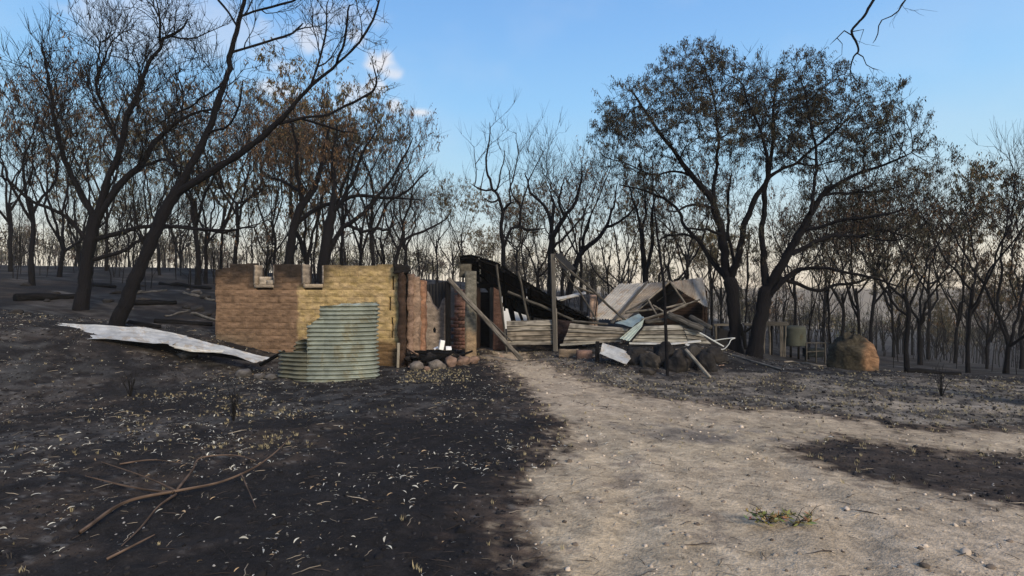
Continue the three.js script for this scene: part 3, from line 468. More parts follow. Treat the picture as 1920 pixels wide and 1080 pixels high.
// ------------------------------------------------------------------ verandah post with a scrap of roof
{
  const t = thing('verandah_post', 'tall weathered grey post at the end of the low weatherboards', 'post', onGround(1040, 13.55));
  part(t, 'shaft', beam(onGround(1041, 13.55, -0.05), P(1036, 476, 13.55), 0.10, 0.11, V(0, 0, 1)), mat.dimWood); part(t, 'edge_strip', beam(onGround(1044.5, 13.5, 0), P(1043, 578, 13.5), 0.03, 0.04, V(0, 0, 1)), mat.greyWood);
}
{
  const t = thing('roof_scrap', 'small black scrap of roof hanging from the tall grey post', 'roof scrap', P(1058, 508, 13.5));
  part(t, 'sheet', corrugated(P(1040, 478, 13.6), P(1051, 474, 14.2), P(1079, 505, 14.2), P(1058, 508, 13.5), { pitch: 0.07, seed: 4 }), mat.soot); part(t, 'batten', pole(P(1040, 481, 13.45), P(1072, 511, 13.45), 0.018, 0.016, 5), mat.dimWood);
}
const rafters = 'loose rafters strewn over the collapsed end';
stick('loose_rafter', 'long grey rafter slanting from the hanging roof scrap to the crumpled sheet', P(1068, 507, 13.5), P(1173, 601, 13.7), 0.032, mat.dimWood, rafters);
stick('loose_rafter', 'short dark rafter hanging from the roof scrap to the fallen beam', P(1056, 507, 13.55), P(1085, 546, 13.7), 0.02, mat.dimWood, rafters);
stick('loose_rafter', 'thin grey rafter sloping down left of the corrugated slope', P(1083, 541, 13.7), P(1121, 604, 13.7), 0.024, mat.dimWood, rafters);
stick('loose_rafter', 'short grey rafter lying across the top of the brick stub', P(1078, 538, 13.7), P(1124, 553, 14.0), 0.028, mat.greyWood, rafters);
solo('bent_flashing', board(P(1043, 557, 13.7), P(1097, 547, 13.9), P(1099, 551, 13.8), P(1046, 562, 13.6), 0.006, 3, 0.02), mat.galvPale, 'pale bent strip of flashing reaching right from the grey post', 'flashing');
solo('bent_flashing', board(P(1046, 560.5, 13.7), P(1085, 554, 13.8), P(1086, 556, 13.75), P(1052, 563, 13.65), 0.006, 4, 0.02), mat.galv, 'lower narrow strip of flashing under the pale one', 'flashing');
solo('brick_stub', paint(place(rockBox(0.19, P(0, 553, 14.2).y - 0.1, 0.2, 91, 0.015), P(1112, 0, 14.2).x, (P(0, 553, 14.2).y + 0.1) / 2, -14.2), mottled([0.42, 0.30, 0.235], 91, 8, 0.8)), mat.mud, 'narrow pinkish brick stub left of the corrugated slope', 'brick pier');
stick('thin_rod', 'thin dark rod standing against the brick stub', P(1120, 553, 14.05), onGround(1112, 13.95), 0.014, mat.char);

// ------------------------------------------------------------------ low weatherboard walls
function weatherboards(label, tl, tr, br, bl, n, d, mats, seed, extra) {
  const q = quad(P(...tl, d[0]), P(...tr, d[1]), P(...br, d[1]), P(...bl, d[0])), t = thing('weatherboard_wall', label, 'wall', V((q(0, 1).x + q(1, 1).x) / 2, Math.min(q(0, 1).y, q(1, 1).y), (q(0, 1).z + q(1, 1).z) / 2)), R = rng(seed);
  for (let k = 0; k < n; k++) { const v0 = k / n + 0.006, v1 = (k + 1) / n + 0.02, off = V(0, 0, 0.034), up = V(0, 0, -0.022), u0 = R() * 0.012, u1 = 1 - R() * 0.012; part(t, 'board', board(q(u0, v0).add(up), q(u1, v0).add(up), q(u1, v1).add(off), q(u0, v1).add(off), 0.016, seed + k, 0.008), mats[(R() * mats.length) | 0]); }
  return t;
}
weatherboards('low wall of five level weatherboards between the red wall end and grey post', [949, 602], [1042, 599], [1044, 645], [951, 646], 5, [13.55, 13.6], [mat.board, mat.board, mat.boardWarm], 5);
weatherboards('low wall of tilted weatherboards right of the dark gap by the post', [1069, 606], [1180, 616], [1164, 640], [1054, 645], 5, [13.5, 13.4], [mat.board, mat.boardWarm], 8);
weatherboards('fallen weatherboard panel lying slack behind the slender burnt sapling', [1208, 612], [1278, 609], [1290, 642], [1184, 640], 4, [13.3, 13.3], [mat.board, mat.boardPale], 12);
weatherboards('end panel of sloping weatherboards under the fallen logs', [1279, 609], [1306, 618], [1332, 644], [1291, 642], 4, [13.28, 13.28], [mat.boardPale, mat.board], 14);
solo('gap_sheet', paint(slabWall([[1045, 600], [1076, 604], [1064, 640], [1046, 648]], 13.9, 0.03), mottled([0.05, 0.036, 0.04], 92)), mat.mud, 'dark sheet in the gap between the weatherboard walls', 'sheet');  // plain dark sheet filling the gap
solo('sole_plate', beam(P(1050, 647, 13.5), P(1120, 642, 13.4), 0.06, 0.05), mat.boardPale, 'pale bottom rail under the tilted weatherboards', 'rail');
{ const t = thing('edge_flashing', 'long pale metal edge strip along the foot of the fallen weatherboards', 'flashing', P(1250, 647, 13.1)); part(t, 'strip', board(P(1180, 641.5, 13.15), P(1254, 643, 13.1), P(1254, 647, 13.05), P(1180, 645, 13.1), 0.01, 7, 0.01), mat.galvWhite); part(t, 'strip', board(P(1254.5, 643, 13.1), P(1314, 638, 13.1), P(1315, 641, 13.05), P(1254.5, 647, 13.05), 0.01, 8, 0.01), mat.galvPale); part(t, 'strip', board(P(1286, 644, 13.05), P(1308, 650, 12.95), P(1306, 653, 12.9), P(1284, 647, 13.0), 0.01, 9, 0.005), mat.galvPale); }
stick('top_rail', 'dark burnt rail lying along the top of the tilted weatherboards', P(1072, 602, 13.55), P(1140, 608, 13.5), 0.03, mat.dimWood);

// ------------------------------------------------------------------ collapsed corrugated slope and the gable beyond it
{
  const t = thing('corrugated_roof_slope', 'tilted grey corrugated roof slope resting on the weatherboards', 'roof', P(1130, 602, 14.0));
  const q = quad(P(1162, 531, 15.8), P(1250, 533, 15.8), P(1168, 606, 13.9), P(1098, 596, 14.1));
  const m = [mat.galv, mat.galv, mat.galvRust, mat.galvRust]; for (let k = 0; k < 3; k++) { const a = k / 3, b = (k + 1) / 3 - 0.002, off = V(0, k * 0.008, 0); part(t, 'roof_sheet', corrugated(q(a, k === 0 ? 0.0 : -0.01 * k).add(off), q(b, -0.01 * k).add(off), q(b, 1 - 0.03 * k).add(off), q(a, 1).add(off), { seed: 30 + k, nv: 12, warp: 0.02 }), m[k]); }
  part(t, 'verge_board', beam(P(1214, 528, 15.4), P(1147, 606, 13.75), 0.07, 0.03), mat.dimWood);
}
{
  const t = thing('gable_roof', 'broken gable roof end with an inside coloured dark for shade and open rafters', 'roof', P(1265, 602, 14.6));
  const tl = P(1257, 529, 14.4), tr = P(1318, 520, 15.4), br = P(1327, 577, 14.6), bl = P(1262, 536, 14.2), q = quad(tl, tr, br, bl);
  for (let k = 0; k < 3; k++) part(t, 'roof_sheet', corrugated(q(k / 3, 0), q((k + 1) / 3 - 0.004, 0), q((k + 1) / 3 - 0.004, 1), q(k / 3, 1), { seed: 40 + k, nv: 8, warp: 0.012 }), k === 2 ? mat.galv : mat.galvRust);
  const ql = quad(P(1257, 529, 14.4), P(1300, 523, 16.8), P(1262, 575, 16.8), P(1202, 572, 14.3)); for (let k = 0; k < 3; k++) part(t, 'roof_sheet', corrugated(ql(k / 3, 0), ql((k + 1) / 3 - 0.004, 0), ql((k + 1) / 3 - 0.004, 1), ql(k / 3, 1), { seed: 50 + k, nv: 6 }), mat.soot);  // slope seen from below, interior shade put into its near-black colour
  part(t, 'rear_shade_panel', board(P(1200, 545, 16.9), P(1326, 545, 16.9), P(1326, 612, 16.9), P(1200, 612, 16.9), 0.03), mat.charAndShade);  // dark panel added for the shade at the back of the gable
  part(t, 'side_shade_panel', board(P(1322, 578, 14.5), P(1322, 560, 16.8), P(1322, 612, 16.8), P(1322, 612, 14.5), 0.03), mat.charAndShade);  // side panel carrying the same painted interior shade
  part(t, 'rafter', pole(P(1256, 528, 14.25), P(1214, 563, 14.0), 0.028, 0.026, 11), mat.greyWood); part(t, 'rafter', pole(P(1256, 527, 14.25), P(1286, 571, 14.0), 0.026, 0.024, 12), mat.greyWood);
  part(t, 'rafter', pole(P(1262, 545, 14.9), P(1232, 565, 14.8), 0.02, 0.02, 13), mat.dimWood); part(t, 'rafter', pole(P(1312, 562, 14.4), P(1284, 571, 14.0), 0.022, 0.022, 14), mat.dimWood);
}
const timbers = 'timbers of the broken gable';
for (const [label, a, b, r, m] of [
  ['pale straight timber below the gable, upper of the crossed pair', [1284, 569, 13.95], [1248, 577, 13.9], 0.028, mat.greyWood],
  ['pale straight timber below the gable, lower of the crossed pair', [1287, 571, 13.9], [1250, 587, 13.8], 0.034, mat.greyWood],
  ['level grey timber running left from under the gable', [1172, 586, 13.9], [1238, 579, 13.9], 0.03, mat.greyWood],
  ['short grey strut falling from the rafter foot to the logs', [1215, 562, 13.85], [1238, 603, 13.6], 0.026, mat.greyWood],
  ['grey timber resting on the folded pale sheet', [1203, 600, 13.55], [1247, 587, 13.6], 0.034, mat.greyWood],
  ['thin timber slanting from the rafter foot over the corrugated slope', [1172, 586, 13.95], [1216, 561, 14.0], 0.022, mat.dimWood],
  ['second thin timber slanting over the corrugated slope, the lower one', [1190, 587, 13.95], [1217, 565, 14.0], 0.018, mat.greyWood],
  ['short brace joining the level timber to the crossed pair', [1224, 572, 13.85], [1247, 586, 13.75], 0.024, mat.greyWood]]) stick('gable_timber', label, P(...a), P(...b), r, m, timbers);
for (const [label, a, b, r, m] of [['thick charred log sloping down right from below the gable', [1252, 590, 13.4], [1318, 618, 13.1], 0.085, mat.dimWood], ['second charred log, beyond the thick one', [1294, 595, 13.7], [1333, 615, 13.3], 0.07, mat.dimWood], ['short dark log lying level left of the sapling', [1209, 604, 13.5], [1249, 599, 13.55], 0.055, mat.dimWood]]) solo('charred_log', pole(P(...a), P(...b), r, r * 0.85, Math.round(a[0]), 10, 0.03), m, label, 'log');
// folded pale sheet in the middle of the heap
{
  const t = thing('folded_sheet', 'crumpled pale green iron sheet folded over the weatherboards', 'metal sheet', P(1180, 640, 13.2));
  part(t, 'upper_fold', shell((u, v) => { const p = quad(P(1153, 606, 13.6), P(1199, 588, 13.9), P(1208, 597, 13.3), P(1186, 612, 13.15))(u, v); p.y += 0.06 * (fbm2(u * 4, v * 4, 3, 61) - 0.5); return p; }, 14, 10, 0.004, [0.7, 0.4]), mat.galvGreen);
  part(t, 'hanging_fold', corrugated(P(1208, 597, 13.25), P(1204, 612, 13.12), P(1180, 640, 12.98), P(1162, 634, 13.05), { pitch: 0.08, amp: 0.012, seed: 62, warp: 0.02 }), mat.galvGreen);
}
solo('white_iron_sheet', corrugated(P(1125, 663, 11.5), P(1130, 641, 11.9), P(1189, 666, 11.6), P(1174, 682, 11.15), { pitch: 0.076, amp: 0.006, warp: 0.035, seed: 66 }), mat.galvWhite, 'loose whitish iron sheet lying on the bank below the weatherboards', 'metal sheet');
solo('short_burnt_post', beam(onGround(1120, 11.6, -0.1), P(1120, 640, 11.7), 0.07, 0.07, V(0, 0, 1)), mat.char, 'short burnt post left of the loose whitish sheet', 'post');
solo('bank_plank', pole(P(1286, 656, 10.9), onGround(1331, 10.25, 0.03), 0.036, 0.028, 3, 8, 0.004), mat.paleWood, 'pale plank leaning down the dark bank right of the sapling', 'plank');
solo('long_thin_pole', pole(P(1326, 652, 13.2), onGround(1464, 11.0, 0.02), 0.03, 0.02, 8, 7, 0.005), mat.greyWood, 'long thin pole lying from the bank toward the mud mound', 'pole');
solo('loose_rod', pole(P(1312, 624, 13.0), P(1357, 650, 12.9), 0.018, 0.016, 9), mat.pipe, 'thin pale rod sticking out below the charred logs', 'rod');
solo('bent_conduit', curvePole([P(1340, 652, 12.9), P(1356, 655, 12.9), P(1366, 646, 12.9), P(1371, 637, 12.9), P(1378, 634, 12.9), P(1362, 635, 12.95), P(1336, 639, 13.0)], 0.012, 6), mat.pipe, 'bent white conduit curling in front of the double trees', 'conduit');
// dark rocks of the bank
const bankRocks = 'scorched boulders of the bank';
[[1194, 672, 11.6, 0.26, 0.25, 0.3], [1222, 680, 11.25, 0.24, 0.24, 0.3], [1246, 670, 11.5, 0.3, 0.32, 0.3], [1270, 688, 11.0, 0.27, 0.34, 0.3], [1300, 676, 11.3, 0.3, 0.34, 0.3], [1324, 690, 10.95, 0.24, 0.32, 0.3], [1342, 672, 11.7, 0.3, 0.28, 0.3], [1216, 700, 10.7, 0.2, 0.1, 0.14]].forEach(([x, y, d, rx, ry, rz], k) => solo('bank_boulder', rockGeo(P(x, y, d), rx, ry, rz, 100 + k, 4, 0.4, [[0.045, 0.040, 0.037], [0.07, 0.062, 0.055], [0.034, 0.031, 0.03]][k % 3]), mat.rock, 'dark scorched boulder in the bank below the fallen weatherboards', 'boulder', bankRocks));
solo('broken_paver', paint(place(rockBox(0.42, 0.18, 0.12, 121, 0.02), P(1066, 0, 12.6).x, P(0, 662, 12.6).y, -12.6), mottled([0.26, 0.2, 0.145], 121)), mat.mud, 'broken clay block set in the bank below the grey post', 'block');
solo('broken_paver', paint(place(rockBox(0.3, 0.24, 0.2, 122, 0.03), P(1095, 0, 12.3).x, P(0, 668, 12.3).y, -12.3), mottled([0.28, 0.175, 0.135], 122)), mat.mud, 'reddish clay lump left of the short burnt post', 'block');

// ------------------------------------------------------------------ rocks, rubble and stake at the wall's foot
const rockRow = 'row of stones edging the bed';
[[781, 692, 11.35, 0.17, 0.12], [818, 697, 11.2, 0.17, 0.13], [845, 688, 11.5, 0.16, 0.15], [868, 684, 11.7, 0.15, 0.15], [887, 678, 12.0, 0.13, 0.12], [800, 700, 11.0, 0.08, 0.06]].forEach(([x, y, d, r, h], k) => { const p = onGround(x, d); p.y += h * 0.4; solo('edging_stone', rockGeo(p, r, h, r * 0.9, 130 + k, 3, 0.28, k < 2 ? [0.24, 0.205, 0.175] : [0.25, 0.165, 0.125]), mat.rock, 'rounded stone in the row edging the bed before the broken pier', 'stone', rockRow); });
const rubble = (p, R, s) => { const g = []; for (let k = 0; k < 36; k++) g.push(rockGeo(V(p.x + (R() - 0.5) * s[0], p.y + R() * s[1] * 0.6, p.z + (R() - 0.5) * s[2]), 0.05 + R() * 0.07, 0.03 + R() * 0.05, 0.05 + R() * 0.06, (R() * 999) | 0, 1, 0.4, [0.03, 0.027, 0.027])); return mergeGeometries(g); };
{ const t = thing('charred_heap', 'low black heap of charred timber and rubble behind the edging stones', 'rubble heap', onGround(808, 11.9)); const R = rng(5), o = onGround(808, 11.9, 0.03); part(t, 'cinders', rubble(o, R, [0.95, 0.3, 0.5]), mat.rock, 'stuff'); for (const [a, b, r] of [[[768, 668, 11.8], [850, 676, 11.8], 0.06], [[775, 660, 12.1], [842, 664, 12.0], 0.05], [[790, 676, 11.6], [836, 668, 11.7], 0.04], [[764, 655, 11.8], [785, 668, 11.7], 0.018], [[848, 672, 11.9], [886, 658, 12.0], 0.025]]) part(t, 'charred_timber', pole(P(...a), P(...b), r, r * 0.8, Math.round(a[0])), a[0] === 764 ? mat.charAndShade : mat.char); }
{ const p = P(828, 647, 12.15), g = place(new RoundedBoxGeometry(0.10, 0.2, 0.07, 2, 0.012), p.x, p.y, p.z, 0.5, 0, -0.2); solo('white_canister', g, mat.white, 'small white canister standing on the charred heap', 'canister'); solo('white_scrap', board(P(815, 656, 12.2), P(822, 652, 12.4), P(820, 650, 12.5), P(812, 654, 12.3), 0.02, 3), mat.white, 'white scrap lying left of the small canister', 'scrap'); solo('white_scrap', board(P(836, 657, 12.2), P(847, 656, 12.2), P(846, 650, 12.3), P(836, 650, 12.3), 0.02, 3), mat.white, 'square white scrap right of the small canister', 'scrap'); }
solo('timber_stake', beam(onGround(746, 11.8, -0.06), P(747.5, 643, 11.8), 0.05, 0.045, V(0, 0, 1)), mat.paleWood, 'short pale timber stake before the yellow wall corner', 'stake');

// ------------------------------------------------------------------ torn corrugated water tank
{
  const cx = P(617, 0, 10.45).x, cz = -10.45, Rk = 0.85, flatZ = 0.42, gy = height(cx, cz) - 0.03, pitch = 0.073, amp = 0.025;
  const t = thing('water_tank', 'torn green corrugated iron water tank in front of the mud brick wall', 'water tank', V(cx, gy, cz));
  // angle 0 faces the viewer, positive to the right
  const wall = (a0, a1, top, r, sgn = 1) => shell((u, v) => { const a = lerp(a0, a1, u), h = top(a), y = h * v, q = r + amp * Math.sin(y / pitch * 6.283) + 0.075 * (fbm2(a * 2.4, y * 1.7, 3, 5) - 0.5) - 0.04 * Math.exp(-(((a - 0.45) / 0.22) ** 2) - (((y - 0.55) / 0.3) ** 2)); return V(cx + Math.sin(a) * q, gy + y, cz + Math.cos(a) * q * flatZ + (q - r) * (1 - flatZ) * Math.sign(Math.cos(a))); }, Math.max(12, Math.round((a1 - a0) / 0.045)), 150, 0.004, [(a1 - a0) * r, 1.4]);
  const ax = px => Math.asin(clamp(((px - 617) / FOCAL * 10.15) / Rk, -1, 1));
  const a590 = ax(589), a612 = ax(612), H = 1.39;
  part(t, 'tall_sheet', wall(a612 - 0.01, 2.1, a => H - 0.05 * smooth(0.6, 0.0, a) - 0.035 * vn2(a * 13, 4.3), Rk), mat.tank);
  part(t, 'middle_sheet', wall(a590, a612 + 0.07, a => lerp(0.99, 1.12, smooth(a590, a612, a)), Rk + 0.008), mat.tank);
  part(t, 'low_sheet', wall(-1.62, a590 + 0.1, a => 0.53 + 0.015 * Math.sin(a * 9), Rk - 0.012), mat.tankOlive);
  part(t, 'rear_sheet', wall(3.3, 4.9, a => 0.72 - 0.10 * smooth(4.1, 4.9, a), Rk - 0.24), mat.tankOlive);
  const seam = []; for (let k = 0; k <= 24; k++) { const y = 1.02 * k / 24, q = Rk + 0.012 + amp * Math.sin(y / pitch * 6.283); seam.push(V(cx + Math.sin(a590) * q, gy + y, cz + Math.cos(a590) * q * flatZ + 0.006)); } part(t, 'seam', new Build().tube(seam, seam.map(() => 0.007), 5).geo(), mat.tankOlive);
}
// ------------------------------------------------------------------ fallen roof sheets on the left
{
  const t = thing('fallen_roof_sheet', 'long pale roof sheet lying from the hillside down to the tank', 'metal sheet', onGround(300, 11));
  const d0 = 11.4, strip = (pts) => { const top = new THREE.CatmullRomCurve3(pts.map(p => P(p[0], p[1], p[4]))), bot = new THREE.CatmullRomCurve3(pts.map(p => P(p[2], p[3], p[5]))), L = top.getLength(); return shell((u, v) => { const p = top.getPoint(u).lerp(bot.getPoint(u), v); p.y += 0.06 * (fbm2(u * L * 2.2, v * 2.0, 4, 8) - 0.5) + 0.008 * Math.cos(v * 6.283 * 3); return p; }, 50, 14, 0.004, [L, 0.7]); };
  part(t, 'pan', strip([[90, 609, 96, 630, 11.9, 11.2], [150, 613, 142, 636, 11.8, 11.1], [227, 618, 215, 638, 11.7, 11.0], [275, 623, 285, 643, 11.6, 10.92], [348, 633, 322, 647, 11.5, 10.85]]), mat.galvPale);
  part(t, 'pan', strip([[347, 632, 321, 648, 11.48, 10.86], [390, 643, 375, 657, 11.3, 10.8], [440, 656, 440, 669, 11.1, 10.72], [507, 673, 476, 680, 10.9, 10.62]]), mat.galvWhite);
  part(t, 'ridge_cap', strip([[92, 606, 92, 610, 12.1, 11.88], [150, 609, 150, 614, 12.0, 11.78], [227, 613.5, 227, 619, 11.9, 11.68], [275, 617, 275, 623.5, 11.8, 11.58], [350, 631, 348, 636, 11.65, 11.46]]), mat.galvWhite);
  part(t, 'torn_edge', strip([[316, 648, 330, 652, 10.84, 10.8], [360, 655, 370, 659, 10.8, 10.76], [420, 658, 415, 661, 10.8, 10.76]]), mat.galvPale);
}
solo('charred_rafter', pole(P(488, 684, 10.75), P(533, 659, 10.6), 0.035, 0.03, 5), mat.char, 'black charred stick between the roof sheet and the tank', 'stick');
[[456, 693, 10.45, 0.16, 0.11], [488, 698, 10.35, 0.12, 0.08], [508, 704, 10.25, 0.11, 0.07], [350, 672, 11.2, 0.22, 0.1]].forEach(([x, y, d, r, h], k) => { const p = onGround(x, d); p.y += h * 0.35; solo('garden_stone', rockGeo(p, r, h, r * 0.9, 150 + k, 3, 0.25, [0.135, 0.125, 0.12]), mat.rock, 'grey rounded stone under the lower end of the long roof sheet', 'stone', 'stones under the roof sheet'); });
// props that carry the sheet
{ const a = onGround(300, 11.2, -0.05), b = P(300, 633, 11.25); solo('charred_beam', beam(P(255, 640, 11.35), P(470, 672, 10.95), 0.12, 0.1), mat.char, 'black charred beam under the long pale roof sheet', 'beam'); }

// ------------------------------------------------------------------ clay mound, shed frame and drum on the right
{
  const c = onGround(1598, 12.3), t = c.clone(); let g = new THREE.SphereGeometry(1, 44, 30); g.deleteAttribute('normal'); g.deleteAttribute('uv'); g = mergeVertices(g, 1e-4);
  const p = g.attributes.position, uv = [];
  for (let k = 0; k < p.count; k++) { let x = p.getX(k), y = p.getY(k), z = p.getZ(k); const sgn = Math.sign(y), m = 1 + 0.24 * (fbm3(x * 1.6 + 3, y * 1.6, z * 1.6, 4, 171) - 0.5) * 2 + 0.16 * (fbm3(x * 5, y * 5, z * 5, 3, 172) - 0.5) * 2; const sq = Math.pow(Math.abs(y), 0.75) * sgn; let wx = x * m * (1 + 0.25 * (1 - Math.abs(y))); p.setXYZ(k, c.x + wx * 0.40, c.y + 0.18 + sq * m * 0.56 - 0.10 * smooth(0.2, 1, x), c.z + z * m * 0.38); uv.push(x + z, y); }
  g.setAttribute('uv', new THREE.Float32BufferAttribute(uv, 2)); g.computeVertexNormals();
  solo('clay_mound', paint(g, (x, y, z) => { const u = (x - c.x) / 0.42, v = (y - c.y) / 0.7, n = fbm3(x * 5, y * 5, z * 5, 4, 173) - 0.5, m = 0.7 + 0.6 * fbm3(x * 13, y * 13, z * 13, 3, 174), o = smooth(-0.05, 0.3, u + 0.8 * n) * smooth(1.0, 0.8, v + 0.4 * n + 0.15 * (0.5 - u)) * smooth(0.0, 0.14, v + 0.2 * n); return [lerp(0.075, 0.30, o) * m, lerp(0.064, 0.175, o) * m, lerp(0.046, 0.102, o) * m]; }), mat.rock, 'domed clay mound, orange on one side and dark on the other', 'mound');  // orange towards the right, darker at left, top and foot
}
{
  const t = thing('shed_frame', 'skeleton of a burnt lean-to: thin posts under one rail beside the double trees', 'shed', onGround(1460, 15.5)), d = 15.5;
  part(t, 'rail', beam(P(1338, 609, d), P(1368, 609, d), 0.06, 0.06), mat.greyWood); part(t, 'rail', beam(P(1394, 608, d), P(1478, 608, d), 0.08, 0.07), mat.dimWood); part(t, 'rail', beam(P(1432, 605, d - 0.3), P(1475, 605, d - 0.3), 0.07, 0.05), mat.dimWood);
  for (const [a, b, m, r] of [[1342, 1342, mat.greyWood, 0.035], [1434, 1432, mat.greyWood, 0.022], [1442, 1444, mat.greyWood, 0.028], [1447, 1446, mat.char, 0.035], [1463, 1464, mat.greyWood, 0.024], [1467, 1468, mat.greyWood, 0.02], [1473, 1471, mat.greyWood, 0.022], [1388, 1400, mat.char, 0.05]]) part(t, 'post', pole(P(a, 608, d), onGround(b, d, -0.05), r, r, a), m);
  part(t, 'wall_sheet', board(P(1345, 613, d + 0.3), P(1368, 622, d + 0.3), P(1368, 660, d + 0.3), P(1345, 660, d + 0.3), 0.02, 4), mat.soot);
  part(t, 'brace', pole(P(1388, 628, d), P(1412, 612, d), 0.035, 0.03, 7), mat.char);
}
{
  const c = P(1490, 610, 15.9), t = thing('drum', 'dull green round drum tank on a low stand beside the shed frame', 'drum', onGround(1490, 15.9)); const top = c.y, bot = P(0, 648, 15.9).y, g = new THREE.LatheGeometry([[0, bot], [0.27, bot], [0.285, bot + 0.02], [0.28, bot + 0.18], [0.29, bot + 0.2], [0.28, bot + 0.22], [0.282, top - 0.1], [0.25, top - 0.02], [0.0, top]].map(a => new THREE.Vector2(...a)), 28); g.translate(c.x, 0, c.z); part(t, 'shell', g, mat.drum);
  for (const [dx, dz] of [[-0.2, 0.2], [0.2, 0.2], [-0.2, -0.2], [0.2, -0.2]]) part(t, 'stand_leg', pole(V(c.x + dx, bot + 0.01, c.z + dz), V(c.x + dx, height(c.x + dx, c.z + dz) - 0.04, c.z + dz), 0.03, 0.03, 5), mat.char);
}
{ const t = thing('burnt_trolley_frame', 'low burnt metal frame between the drum and the clay mound', 'frame', onGround(1530, 15)); const d = 15; for (const [a, b] of [[[1512, 643], [1547, 643]], [[1512, 660], [1547, 658]]]) part(t, 'rail', pole(P(...a, d), P(...b, d), 0.015, 0.015, a[0]), mat.dimWood); for (const x of [1512, 1530, 1547]) part(t, 'upright', pole(P(x, 643, d), onGround(x, d, -0.03), 0.02, 0.02, x), mat.dimWood); part(t, 'box', place(rockBox(0.4, 0.22, 0.3, 181, 0.01), P(1530, 0, d).x, P(0, 660, d).y, -d - 0.15).setAttribute ? paint(place(rockBox(0.4, 0.22, 0.3, 181, 0.01), P(1530, 0, d).x, P(0, 662, d).y, -d - 0.15), mottled([0.02, 0.025, 0.028], 181)) : null, mat.rock); }
